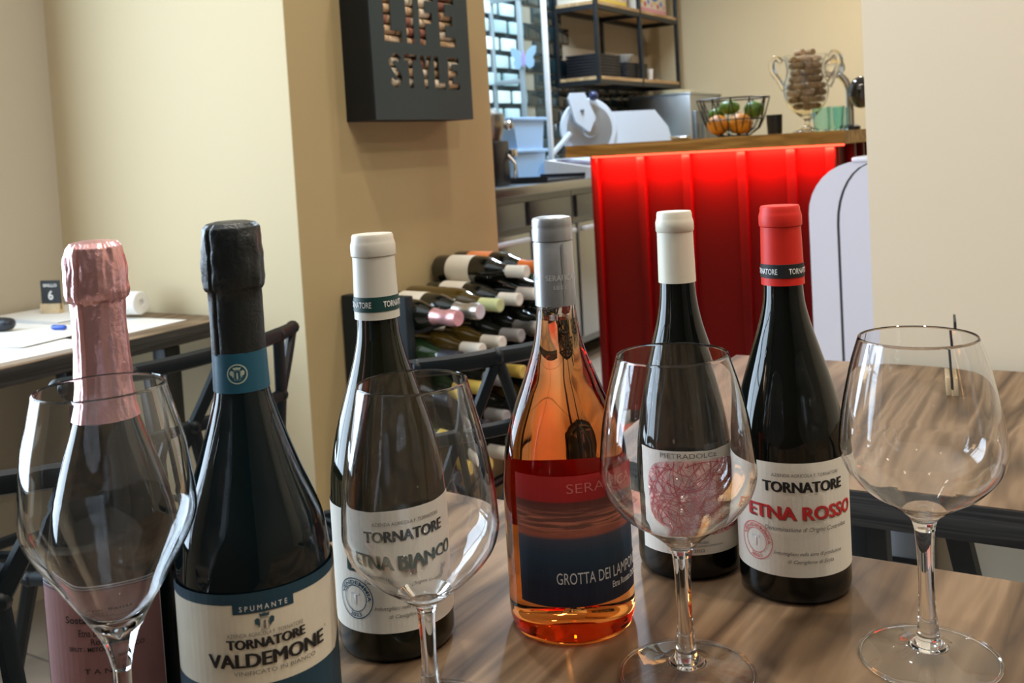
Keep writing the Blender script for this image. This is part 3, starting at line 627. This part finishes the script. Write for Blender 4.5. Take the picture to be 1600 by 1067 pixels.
o = add('white_bowl', MB().lathe([(0,0),(.04,0),(.045,.004),(.085,.055),(.082,.057),(.042,.008),(0,.008)], 28), mat('china', (.78,.76,.72), .25)); put(o, W(-2.84,6.16,SZ+.113)); tag(o, 'white bowl standing on the right stack of trays', 'bowl')
o = add('paper_cup', MB().lathe([(0,0),(.022,0),(.030,.08),(.028,.08),(.020,.004),(0,.004)], 20), MATS['china']); put(o, W(-2.76,6.42,SZ)); tag(o, 'small white cup beside the trays on the lower shelf board', 'cup')
pk = thing('wooden_tongs', 'small pale wooden tongs lying at the right of the lower shelf board', 'tongs', W(-2.78,6.62,SZ), ROT)
add('arm', MB().box(-.01,.01,-.10,.10,0,.008,.002), M_BLOCK, pk); q = add('arm', MB().box(-.01,.01,-.10,.10,.008,.016,.002), M_BLOCK, pk); q.rotation_euler = (0,0,.18)
# printed cartons on the middle shelf board
M_CT = [mat('carton_%s'%n, c, .6) for n,c in (('cream',(.78,.72,.60)),('yellow',(.75,.55,.10)),('blue',(.06,.20,.60)),('pink',(.75,.35,.42)),('red',(.6,.06,.05)))]
for i,(b0,lb) in enumerate([(5.78,'left printed carton on the upper shelf board'),(6.45,'right printed carton with blue round print on the upper shelf board')]):
    ct = thing('printed_carton', lb, 'carton', W(-2.85,b0,1.9892), ROT)
    add('box', MB().box(-.12,.12,-.26,.26,0,.30,.003), M_CT[0], ct)
    add('print_band', MB().box(.1202,.1212,-.255,.255,.0,.035), M_CT[1+2*(i)], ct, smooth=False)
    for k in range(9): add('print_spot', MB().prism([(-.22+k*.055+.018*math.cos(t*PI/4), .06+.02*(k%2)+.018*math.sin(t*PI/4)) for t in range(8)], .1202, .1214,'x'), M_CT[[3,1,4,2][k%4]], ct, smooth=False)
    add('print_disc', MB().prism([(.05+.10*math.cos(t*PI/12), .18+.09*math.sin(t*PI/12)) for t in range(24)], .1202, .1216,'x'), M_CT[2 if i else 1], ct, smooth=False)
# slicer
sl = thing('meat_slicer', 'white meat slicer with round blade on the steel worktop', 'slicer', W(-2.57,5.04,.9405), ROT-.72)
M_SLW = mat('slicer_white', (.66,.72,.80), .3, coat=.3)
add('base', MB().box(-.15,.13,-.18,.22,.0,.10,.02), M_SLW, sl); add('stand', MB().prism([(-.10,.09),(.13,.09),(.09,.26),(-.05,.26)], -.05, .02,'x'), M_SLW, sl, smooth=False)
bl = add('blade_guard', MB().lathe([(0,-.012),(.165,-.012),(.172,0),(.165,.012),(.14,.014),(0,.014)], 48), M_SLW, sl); bl.location = (.04,0,.26); bl.rotation_euler = (0,PI/2,0)
b2 = add('blade', MB().lathe([(0,.0),(.135,.0),(.137,.002),(.05,.010),(.045,.022),(0,.024)], 48), mat('blade_steel', (.62,.66,.70), .35, .8), sl); b2.location = (.055,0,.26); b2.rotation_euler = (0,PI/2,0)
kn = add('knob', MB().sphere((.09,.0,.33), .02, 14), M_BLACKM, sl)
ar = add('pusher_arm', MB().prism([(-.10,.30),(-.02,.24),(.02,.32),(-.04,.46),(-.12,.46),(-.135,.43)], .085, .11,'x'), M_SLW, sl, smooth=False); add('bolt', MB().sphere((.112,-.06,.36), .012, 12), M_STEELD, ar)
add('food_carriage', MB().prism([(.12,.10),(.46,.10),(.52,.17),(.50,.25),(.42,.35),(.12,.35)], -.02, .03,'x'), M_SLW, sl, smooth=False, label='broad white side plate'); add('support_rod', MB().tube([(.06,-.26,.10),(.07,-.12,.24)], .014, 10), M_WHITEP, sl); add('pusher_knob', MB().sphere((.09,.02,.44), .028, 14), mat('knob_blue', (.02,.03,.09), .3), sl)
# boxes, grinder, till, tray on the worktop
M_BIN = mat('bin_blue', (.36,.58,.88), .3)
for i in range(2):
    z = .9405+i*.165; t = thing('plastic_bin', ['lower light blue plastic bin stacked on the worktop','upper light blue plastic bin stacked on the worktop'][i], 'bin', W(-2.69,4.44,z), ROT, 'stacked plastic bins')
    add('tub', MB().prism([(-.13,0),(.13,0),(.155,.145),(-.155,.145)], -.10, .10,'x'), M_BIN, t, smooth=False); add('lid', MB().box(-.11,.11,-.175,.175,.145,.164,.004), M_BIN, t)
cg = thing('coffee_grinder', 'black and chrome coffee grinder beside the tan wall end', 'grinder', W(-2.50,3.93,.9405), ROT)
add('body', MB().box(-.06,.06,-.07,.06,0,.21,.012), mat('grinder_black', (.010,.010,.012), .3), cg); add('hopper', MB().lathe([(0,.21),(.045,.21),(.05,.23),(.06,.26),(.066,.31),(.062,.335),(.03,.35),(.012,.365),(0,.366)], 24), mat('hopper_metal', (.38,.36,.33), .25, .8), cg); add('dosing_knob', MB().sphere((.05,.075,.28), .026, 14), M_CHROME, cg); add('lever', MB().tube([(.06,.04,.14),(.09,.05,.10),(.085,.05,.03)], .008, 8), M_CHROME, cg); add('spout', MB().box(.02,.08,.06,.10,.13,.17,.008), M_CHROME, cg)
ti = thing('cash_till', 'white slanted till with a screen on the worktop', 'till', W(-2.42,4.66,.9405), ROT)
add('base', MB().prism([(-.15,0),(.15,0),(.15,.05),(-.15,.10)], -.12, .12,'y'), mat('till_white', (.70,.68,.66), .4), ti, smooth=False); q = add('screen', MB().box(-.10,.10,-.08,.08,0,.004), mat('till_screen', (.12,.10,.16), .15), ti, smooth=False); q.location = (-.005,0,.0785); q.rotation_euler = (0,.165,0)
o = add('black_tray', MB().box(-.13,.13,-.20,.20,0,.012,.004).box(-.13,.13,-.20,-.19,.012,.03).box(-.13,.13,.19,.20,.012,.03), M_TRAY); put(o, W(-2.44,4.30,.9405), ROT); tag(o, 'flat black tray at the front of the worktop', 'tray')
kf = thing('kitchen_knife', 'kitchen knife with black handle lying on the worktop', 'knife', W(-2.322,4.98,.9405), ROT-.1)
add('blade', MB().prism([(-.10,0),(.10,0),(.10,.015),(-.06,.02)],.004,.006,'z'), M_CHROME, kf, smooth=False); add('handle', MB().box(-.008,.016,.10,.22,0,.018,.005) if False else MB().box(.10,.22,-.006,.018,0,.016,.005), M_BLACKM, kf); kf.rotation_euler = (0,0,ROT+PI/2)
ov = thing('steel_oven', 'tall stainless steel oven cabinet by the beige far wall', 'oven', W(-2.68,6.58,0), ROT)
add('body', MB().box(-.21,.24,-.24,.36,.05,1.41,.006), M_STEEL, ov); add('door', MB().box(.24,.262,-.20,.32,.55,1.30,.006), M_STEELD, ov); add('handle', MB().tube([(.29,-.14,.62),(.29,-.14,1.22)], .012, 10), M_STEEL, ov); add('foot', MB().box(-.18,.20,-.20,.32,0,.05), M_BLACKM, ov, smooth=False); add('top_lip', MB().box(-.215,.245,-.245,.365,1.41,1.425,.003), M_STEEL, ov)
for i,(a,b,r) in enumerate([(-2.64,6.62,.14),(-2.64,6.62,.12),(-2.52,6.86 if False else 6.50,.08)]):
    if i == 2: continue
    o = add('plate', MB().lathe([(0,0),(r*.6,0),(r,.012),(r,.016),(r*.6,.005),(0,.005)], 32), mat('plate_cream', (.78,.72,.52), .4)); put(o, W(a,b,1.4255+i*.0125)); tag(o, ['lower cream plate on top of the steel oven','upper cream plate on top of the steel oven'][i], 'plate', 'plates on the oven')
# ------------------------------------------------------------------ the bottles in the foreground
TZ = .7501
def bottle_glass(prof, m, parent, n=96, name='glass_body', label=None):
    R = prof[0][0]
    base = [(0,.004),(R*.55,.003),(R-.008,0),(R-.003,.0008),(R-.0008,.004)]
    return add(name, MB().lathe(base+cr(prof,6)+[(0,prof[-1][1])], n), m, parent, label=label)
M_PRINT_K = mat('print_black', (.012,.012,.014), .6); M_PRINT_G = mat('print_grey', (.16,.15,.14), .6); M_PRINT_R = mat('print_red', (.62,.025,.03), .5); M_PRINT_GR = mat('print_green', (.006,.052,.046), .5)
M_PRINT_SH = mat('print_shadow', (.25,.16,.14), .6); M_PRINT_B = mat('print_blue', (.02,.09,.16), .5); M_PRINT_P = mat('print_pink', (.70,.20,.20), .6)
M_LABEL = mat('label_paper', (.80,.765,.67), .6, bump=.06, bscale=900)
M_WINE = mat('dark_wine_glass', (.0035,.0045,.0035), .035, spec=.5); M_WINE2 = mat('dark_olive_glass', (.008,.009,.004), .035, spec=.5); M_SPARK = mat('dark_teal_glass', (.003,.008,.010), .04, spec=.5)

def tornatore(label, X, Y, rosso):
    R = .0422
    t = thing('wine_bottle', label, 'wine bottle', (X,Y,TZ), 0)
    t.rotation_euler = (0,0,-math.atan2(X,Y))
    bottle_glass([(R,.008),(R,.05),(R,.095),(R*.985,.112),(.0400,.131),(.0345,.157),(.0262,.184),(.0180,.2115),(.0148,.234),(.0145,.285)], M_WINE if rosso else M_WINE2, t)
    cm = mat('capsule_red', (.78,.028,.016), .45, spec=.35) if rosso else mat('capsule_cream', (.74,.70,.60), .42, coat=.15)
    cp = add('capsule', MB().lathe([(.0152,.2362),(.0163,.2362),(.0152,.279),(.0152,.2805),(.0160,.2812),(.0162,.2825),(.0162,.2885),(.0157,.2905),(.0151,.2925),(.0150,.2950),(.0142,.2965),(0,.2967)], 64), cm, t, label='red capsule' if rosso else 'cream capsule')
    bmz = [(.0,.0)]
    bd = add('neck_band', MB().lathe([(.01640,.2420),(.01655,.2421),(.01615,.2524),(.0160,.2525)], 64), M_PRINT_K if rosso else M_PRINT_GR, cp)
    for s0 in (-.0155,.0165,.05): lettering(bd, 'TORNATORE', .0164, s0, .2472, .0042, M_PRINT_W, eps=.0004, width=.0235, bold=.02)
    rot = .0085   # the label is turned a little to the right
    lb = bm_obj('label', patch(R, -.083+rot, .054+rot, .0225, .1085), M_LABEL, t, label='cream paper label')
    def L(s, x, z, cap, m, **k): return lettering(lb, s, R, x+rot, z, cap, m, **k)
    L('AZIENDA AGRICOLA F. TORNATORE', .003, .0995, .0024, M_PRINT_G, width=.052)
    L('TORNATORE', .001, .0905, .0078, M_PRINT_K, width=.062, strike=.0008)
    nm = 'ETNA ROSSO' if rosso else 'ETNA BIANCO'
    L(nm, .0007, .0702, .0098, M_PRINT_SH, width=.0865, strike=.0008, eps=.0006); L(nm, 0, .071, .0098, M_PRINT_R if rosso else M_PRINT_GR, width=.0865, strike=.0008, eps=.0009)
    L('Denominazione di Origine Controllata', .003, .0588, .0032, M_PRINT_G, width=.066, shear=.35)
    L('Imbottigliato nella zona di produzione', .003, .0405, .0027, M_PRINT_G, width=.053, shear=.35); L('di Castiglione di Sicilia', .004, .0345, .0027, M_PRINT_G, width=.035, shear=.35)
    sm = M_PRINT_P if rosso else M_PRINT_B; sx, sz = -.0385+rot, .0462
    se = bm_obj('seal_ring', on_bottle(ring_flat(.0138,.0145), R, sx, sz, .0007), sm, lb); bm_obj('seal_ring', on_bottle(ring_flat(.0090,.0096), R, sx, sz, .0007), sm, lb)
    bm_obj('lettering', on_bottle(arc_text('VENDEMMIA', .0026, .0103, PI/2-.15, 3.1, True, .02), R, sx, sz, .0007), sm, lb)
    bm_obj('lettering', on_bottle(arc_text('2021' if rosso else '2023', .0026, .0129, -PI/2, .85, False, .02), R, sx, sz, .0007), sm, lb)
    bm = text_flat('T', .008, bold=.01); bm_obj('lettering', on_bottle(bm, R, sx, sz-.004, .0007), mat('print_pale', (.62,.62,.64) if rosso else (.62,.66,.68), .6), lb)
    return t
tornatore('dark red wine bottle with red capsule and ETNA ROSSO label', .2050, .7600, True)
tornatore('dark white wine bottle with cream capsule and ETNA BIANCO label', -.1017, .711, False)

# sparkling bottle with blue band --------------------------------------------
def crumple(amp, f1, f2, z0=None, seam=None):
    def j(t, z, r):
        n = noise.noise(Vector((math.cos(t)*f1, math.sin(t)*f1, z*f2)))+.5*noise.noise(Vector((math.cos(t)*f1*2.3, math.sin(t)*f1*2.3, z*f2*2.1+7)))
        v = amp*n*(z0[1] if (z0 and z < z0[0]) else 1)
        if seam is not None:
            d = (t-seam+PI)%(2*PI)-PI; v += .0011*math.exp(-(d/.05)**2)-.0009*math.exp(-((d-.11)/.05)**2)
        return v
    return j
def dense(prof, n=5):
    out = []
    for p,q in zip(prof, prof[1:]):
        for k in range(n): out.append((p[0]+(q[0]-p[0])*k/n, p[1]+(q[1]-p[1])*k/n))
    return out+[prof[-1]]
VX, VY = -.1627, .570; RV = .0448
v = thing('sparkling_wine_bottle', 'black foiled sparkling wine bottle with blue band and VALDEMONE label', 'wine bottle', (VX,VY,TZ), math.atan2(-VX,VY))
bottle_glass([(RV,.008),(RV,.05),(RV,.085),(.0446,.110),(.0432,.129),(.0410,.144),(.0360,.159),(.0304,.1735),(.0244,.191),(.0188,.209),(.0156,.2225),(.0147,.245),(.0145,.28)], M_SPARK, v)
M_FOILK = mat('foil_black', (.010,.015,.017), .36, .2, spec=.6, bump=.25, bscale=500)
fk = add('foil', MB().lathe(dense([(.0148,.2435),(.0153,.2436),(.0151,.279),(.0168,.2815),(.0174,.287),(.0172,.300),(.0170,.310),(.0160,.3155),(.0135,.318),(.008,.3192)],6)+[(0,.3195)], 96, crumple(.0010,2.6,90,(.2795,.35),seam=-.95)), M_FOILK, v, label='crumpled black foil')
nb = add('neck_band', MB().lathe([(.0151,.2220),(.0160,.2222),(.0154,.2445),(.0151,.2446)], 64), mat('band_blue', (.012,.095,.16), .4), v, label='blue paper neck band')
M_EMB = mat('emblem_pale', (.45,.55,.45), .5)
bm_obj('emblem_ring', on_bottle(ring_flat(.0050,.0057,40), .0158, -.002, .2333, .0004), M_EMB, nb)
def crest(parent, R, s0, z0, k, m, m2):
    """little shield between two birds under a crown"""
    def pol(pts, mm, nm): 
        bm = bmesh.new(); bm.faces.new([bm.verts.new((x*k,y*k,0)) for x,y in pts]); bm_obj(nm, on_bottle(bm, R, s0, z0, .0008), mm, parent)
    pol([(-.45,.62),(.45,.62),(.55,1.0),(.3,.92),(0,1.02),(-.3,.92),(-.55,1.0)], m, 'crown')
    for s in (-1,1):
        pol([(s*x,y) for x,y in ([(.55,-.55),(.72,-.2),(.95,-.1),(1.0,.35),(.75,.55),(.5,.4),(.45,-.1)] if s > 0 else [(.45,-.1),(.5,.4),(.75,.55),(1.0,.35),(.95,-.1),(.72,-.2),(.55,-.55)])], m, 'bird')
    pol([(-.12,-.7),(.12,-.7),(.10,.2),(-.10,.2)], m2, 'tower')
    bmr = bmesh.new()
    for a,b,c,d in ((-.42,-.38,-.85,.5),(.38,.42,-.85,.5),(-.42,.42,.46,.5),(-.42,.42,-.85,-.81)):
        bmr.faces.new([bmr.verts.new((x*k,y*k,0)) for x,y in ((a,c),(b,c),(b,d),(a,d))])
    bm_obj('shield', on_bottle(bmr, R, s0, z0, .0008), m2, parent)
crest(nb, .0156, -.002, .2333, .0040, M_EMB, M_EMB)
lv = bm_obj('label', patch(RV, -.090, .078, .020, .1150), mat('label_cream', (.76,.70,.56), .6, var=.05, vscale=60), v, label='cream paper label')
M_NAVY = mat('label_navy', (.008,.05,.085), .45)
bm_obj('blue_border', patch(RV, -.090, .078, .1135, .1195, .0005), M_NAVY, lv); bm_obj('blue_tab', patch(RV, -.0135, .0195, .1082, .1138, .0006), M_NAVY, lv)
bm_obj('blue_border', patch(RV, 0,0,0,0, .0005, [(-.09,.018),(.078,.018),(.078,.084),(.064,.078),(.052,.068),(-.065,.068),(-.078,.078),(-.09,.084)]), M_NAVY, lv)
def LV(s, x, z, cap, m=M_PRINT_K, **k): return lettering(lv, s, RV, x, z, cap, m, **dict(dict(eps=.0010), **k))
LV('SPUMANTE', .003, .1112, .0029, M_PRINT_W, width=.0255, spacing=1.6)
crest(lv, RV, .003, .1025, .0052, mat('print_slate', (.03,.075,.10), .6), M_PRINT_G)
LV('AZIENDA AGRICOLA F. TORNATORE', .0035, .0966, .0021, M_PRINT_G, width=.0415); LV('TORNATORE', .0035, .0915, .0052, width=.0425, strike=.0006); LV('VALDEMONE', .0045, .0825, .0076, width=.0665, strike=.0007); LV('R', .0405, .0870, .0015)
LV('VINIFICATO IN BIANCO', .008, .0755, .0023, M_PRINT_G, width=.046)
# pink foiled sparkling bottle -------------------------------------------------
PX, PY_ = -.2605, .613; RP = .0436
p = thing('sparkling_wine_bottle', 'pink foiled sparkling wine bottle with mauve label behind the left glass', 'wine bottle', (PX,PY_,TZ), math.atan2(-PX,PY_))
bottle_glass([(RP,.008),(RP,.05),(RP,.085),(.0433,.105),(.0420,.123),(.0380,.1445),(.0332,.161),(.0280,.177),(.0225,.193),(.0185,.206),(.0158,.222),(.0146,.245),(.0144,.27)], M_SPARK, p)
M_FOILP = mat('foil_pink', (.80,.45,.46), .29, .8, spec=.5, bump=.2, bscale=400)
add('foil', MB().lathe(dense([(.0200,.1995),(.0216,.1997),(.0195,.2085),(.0177,.220),(.0164,.240),(.0160,.262),(.0163,.272)],6)+dense([(.0176,.2735),(.0186,.2775),(.0184,.290),(.0176,.300),(.0164,.3055),(.0140,.3085),(.007,.3098)],6)+[(0,.310)], 128, crumple(.0014,3.2,60,(.2728,.3),seam=-.75)), M_FOILP, p, label='crumpled pink foil')
lp = bm_obj('label', patch(RP, -.0575, .0225, .015, .1105), mat('label_white_edge', (.72,.66,.68), .55), p, label='mauve label with thin dark borders')
bm_obj('mauve_field', patch(RP, -.0565, .0217, .016, .1078, .0006), mat('label_mauve', (.38,.195,.20), .55, var=.04, vscale=80), lp); bm_obj('border_line', patch(RP, -.0570, .0220, .1086, .1096, .0007), M_PRINT_B, lp); bm_obj('border_line', patch(RP, -.0565, .0217, .1066, .1071, .0008), M_PRINT_B, lp)
def LP(s, x, z, cap, **k): return lettering(lp, s, RP, x, z, cap, M_PRINT_K, **dict(dict(eps=.0011), **k))
LP('Sosta Tre Santi', -.0145, .0900, .0042, width=.038, bold=.01); LP('Etna DOC', -.0165, .0822, .0042, width=.018, bold=.005); LP('Rosato', -.0115, .0768, .0038, width=.014); LP('BRUT - METODO CLASSICO', -.0108, .0722, .0026, width=.043, bold=.008); LP('T A N U', -.0125, .0590, .0030, width=.022)
# rosé bottle --------------------------------------------------------------------
RX, RY, RR = .0280, .724, .0465
rs = thing('rose_wine_bottle', 'clear bottle of orange rose wine with grey capsule and red and blue label', 'wine bottle', (RX,RY,TZ), math.atan2(-RX,RY))
G_ROSE = glass('rose_wine', (1.0,.99,.97), 0, 1.40, (.93,.54,.02), 33.0)
ob = cr([(RR-.001,.006),(RR,.012),(RR,.03),(RR+.0002,.06),(RR,.10),(.0458,.112),(.0432,.1335),(.0368,.1575),(.0273,.1815),(.0190,.205),(.0150,.226),(.0141,.240),(.0139,.28)],6)
add('wine_and_glass', MB().lathe([(0,.010),(.020,.008),(.034,.0025),(.040,0),(.0438,.001)]+ob+[(.0115,.28),(.0115,.232),(.0113,.2255),(0,.2250)], 96), G_ROSE, rs, label='orange rose wine in clear glass')
M_CAPG = mat('capsule_silver', (.40,.415,.43), .33, .65)
cpg = add('capsule', MB().lathe([(.0145,.236),(.01525,.236),(.0146,.2816),(.0142,.2822),(.0142,.2828),(.0150,.2835),(.0150,.2915),(.0146,.2925),(.0148,.2940),(.0146,.2985),(.0138,.3000),(.010,.3008),(0,.3010)], 64), M_CAPG, rs, label='grey metal capsule'); bm_obj('tear_tab', patch(.0151, .006, .0075, .236, .2815, .0004), mat('tab_grey', (.25,.25,.25), .5), cpg)
M_EMBOSS = mat('emboss_grey', (.62,.63,.64), .5)
for x in (.0045,.030,-.025): lettering(cpg, 'SERAFICA', .0150, x, .2570, .0042, M_EMBOSS, eps=.0004, width=.022); lettering(cpg, 'E.D.O.C.', .0150, x, .2500, .0026, M_EMBOSS, eps=.0004, width=.011)
M_RL = ramp_z('rose_label_print', [(.0294,(.010,.012,.032)),(.045,(.008,.020,.050)),(.066,(.016,.050,.095)),(.0775,(.060,.070,.110)),(.0800,(.42,.11,.07)),(.086,(.20,.075,.055)),(.094,(.15,.055,.045)),(.1035,(.13,.030,.026)),(.1050,(.40,.012,.014)),(.1226,(.46,.015,.016))], .6, (.0795,.101,(.62,.20,.12)))
lr = bm_obj('label', patch(RR+.0001, -.0405, .062, .0294, .1226, .0004), M_RL, rs, label='label with red top, rust streaks and dark blue base'); bm_obj('back_label', patch(RR+.0001, PI*RR-.042, PI*RR+.042, .062, .108, .0004), mat('back_label_red', (.55,.02,.015), .5), rs)
M_REDL = mat('print_rose', (.70,.20,.18), .5)
def LR(s, x, z, cap, m=M_PRINT_W, **k): return lettering(lr, s, RR, x, z, cap, m, **dict(dict(eps=.0012), **k))
LR('SERAFICA', .0270, .1140, .0068, M_REDL, width=.054, bold=-.012); LR('GROTTA DEI LAMPONI', .0250, .0503, .0082, width=.070, bold=0.0); LR('Etna Rosato DOC', .0455, .0410, .0046, width=.030, bold=.015)
# dark bottle with the scribbled label --------------------------------------------
QX, QY, RQ = .1322, .8125, .0425
d = thing('wine_bottle', 'dark red wine bottle with cream capsule and red scribbled PIETRADOLCE label', 'wine bottle', (QX,QY,TZ), math.atan2(-QX,QY))
bottle_glass([(RQ,.008),(RQ,.05),(.0424,.085),(.0415,.100),(.0385,.1205),(.0330,.149),(.0256,.177),(.0177,.2055),(.0143,.2335),(.0140,.28)], M_WINE, d)
add('capsule', MB().lathe([(.0144,.2350),(.0153,.2350),(.0147,.2752),(.0147,.2762),(.0155,.2772),(.0156,.2840),(.0150,.2862),(.0145,.2880),(.0143,.2915),(.0136,.2930),(0,.2934)], 64), mat('capsule_ivory', (.76,.72,.58), .45, coat=.1), d, label='cream capsule')
ld = bm_obj('label', patch(RQ, -.043, .057, .0222, .1060), M_LABEL, d, label='cream label with red scribble')
rs2 = random.Random(11); sb = bmesh.new()
cx, cz = .007, .0655
cx, cz = .010, .0680
def inside(x, z): return ((x-cx)/.0455)**4+((z-cz)/.0305)**4 < 1 and x < .056
for k in range(300):
    a = rs2.uniform(0,2*PI); rad = rs2.uniform(.012,.06); ox, oz = cx+rs2.uniform(-.045,.045), cz+rs2.uniform(-.045,.045); wdt = rs2.uniform(.00010,.00034); n = 14; prev = None
    for i in range(n+1):
        t = a+1.7*i/n; x, z = ox+rad*math.cos(t), oz+rad*math.sin(t)
        if not inside(x,z): prev = None; continue
        q = (sb.verts.new((x-cx+wdt*math.cos(t), z-cz+wdt*math.sin(t),0)), sb.verts.new((x-cx-wdt*math.cos(t), z-cz-wdt*math.sin(t),0)))
        if prev: sb.faces.new([prev[0],q[0],q[1],prev[1]])
        prev = q
bm_obj('scribble_print', on_bottle(sb, RQ, cx, cz, .0009), mat('print_crimson', (.50,.03,.05), .6), ld)
fb = bmesh.new(); fb.faces.new([fb.verts.new((math.copysign(.0455*abs(math.cos(2*PI*i/40))**.5, math.cos(2*PI*i/40)), math.copysign(.0305*abs(math.sin(2*PI*i/40))**.5, math.sin(2*PI*i/40)),0)) for i in range(40)]); bm_obj('pink_wash', on_bottle(fb, RQ, cx, cz, .0006), mat('print_wash', (.74,.46,.42), .6, var=.35, vscale=140), ld)
def LD(s, x, z, cap, m=M_PRINT_K, **k): return lettering(ld, s, RQ, x, z, cap, m, **dict(dict(eps=.0010), **k))
LD('PIETRADOLCE', .003, .1022, .0038, M_PRINT_G, width=.048, bold=.005); LD('ETNA ROSSO', .007, .0322, .0018, width=.016); LD('DENOMINAZIONE DI ORIGINE CONTROLLATA', .007, .0294, .0014, width=.040); LD('2022', .007, .0258, .0022, width=.0085)

# ------------------------------------------------------------------ wine glasses
G_STEM = glass('crystal', (.995,.998,1.0), 0, 1.48)
FOOT = pane_glass('foot_crystal', (.985,.99,.99))
def wine_glass(label, X, Y, bowl, stem, foot_r, wall=.0011, cone=None):
    """bowl: (r,z) from the top of the stem to the rim; stem: (r,z) from foot to bowl"""
    t = thing('wine_glass', label, 'wine glass', (X,Y,TZ), 0, 'empty wine glasses on the front table')
    zb = bowl[0][1]
    disc = cr([(foot_r-.003,.0021),(foot_r*.75,.0033),(foot_r*.5,.0052),(.013,.0085)],5)
    add('foot', MB().lathe([(0,.0),(foot_r-.001,0),(foot_r,.0007),(foot_r-.0006,.0016)]+disc+[(0,.0086)], 72), FOOT, t)
    add('foot_rim', MB().tube([((foot_r-.0009)*math.cos(2*PI*i/72),(foot_r-.0009)*math.sin(2*PI*i/72),.0013) for i in range(72)], .0012, 8, True), G_STEM, t)
    st = cr([(.0126,.0088),(.0108,.0105)]+stem,5)
    add('stem', MB().lathe([(0,.0088)]+st+[(0,stem[-1][1])], 48), G_STEM, t)
    outer = cr(bowl,8); inner = []
    zin = cone if cone else zb+.0055
    pts = [(max(r-wall*(1+.6*max(0,1-(z-zb)/.06)**2),0), z) for r,z in bowl if z > zin+.004 and r > .010]
    inner = cr([(0,zin)]+([(pts[0][0]*.45, zin+.0009)] if not cone else [(.002,zin+.0012)])+pts,8)
    add('bowl', MB().lathe([(0,zb+.0002)]+outer+[(outer[-1][0]-wall*.5, outer[-1][1]+.0005)]+inner[::-1], 96), G_STEM, t)
wine_glass('tall tulip wine glass with pointed bowl in front of the pink bottle', -.2193, .510,
  [(.0046,.090),(.0062,.098),(.0086,.106),(.0112,.1115),(.0175,.1225),(.0278,.1397),(.0384,.157),(.0430,.168),(.0437,.176),(.0425,.190),(.0403,.208),(.0362,.225),(.0325,.240)], [(.0068,.014),(.0045,.030),(.0040,.060),(.0046,.0899)], .042, .0011, cone=.1095)
wine_glass('wine glass in front of the ETNA BIANCO bottle', -.0675, .600,
  [(.0058,.070),(.0075,.0745),(.0140,.0795),(.0240,.0865),(.0345,.0955),(.0441,.1075),(.0480,.119),(.0482,.128),(.0468,.147),(.0431,.1717),(.0380,.195),(.0340,.2127)], [(.0085,.011),(.0062,.022),(.0048,.040),(.0052,.060),(.0058,.0699)], .044)
wine_glass('wine glass in front of the PIETRADOLCE bottle, between orange and red bottles', .0975, .635,
  [(.0062,.080),(.0085,.0865),(.0150,.0930),(.0240,.1000),(.0375,.1095),(.0468,.122),(.0503,.1335),(.0503,.142),(.0490,.1555),(.0465,.1735),(.0418,.194),(.0359,.2132)], [(.0085,.011),(.0064,.020),(.0050,.040),(.0053,.066),(.0062,.0799)], .0445)
wine_glass('wine glass at the far right of the front table', .2579, .638,
  [(.0064,.087),(.0088,.0945),(.0160,.1005),(.0250,.1065),(.0360,.1140),(.0470,.1265),(.0514,.138),(.0515,.146),(.0500,.160),(.0472,.176),(.0424,.197),(.0369,.2146)], [(.0085,.011),(.0066,.021),(.0051,.045),(.0054,.072),(.0064,.0869)], .0445)
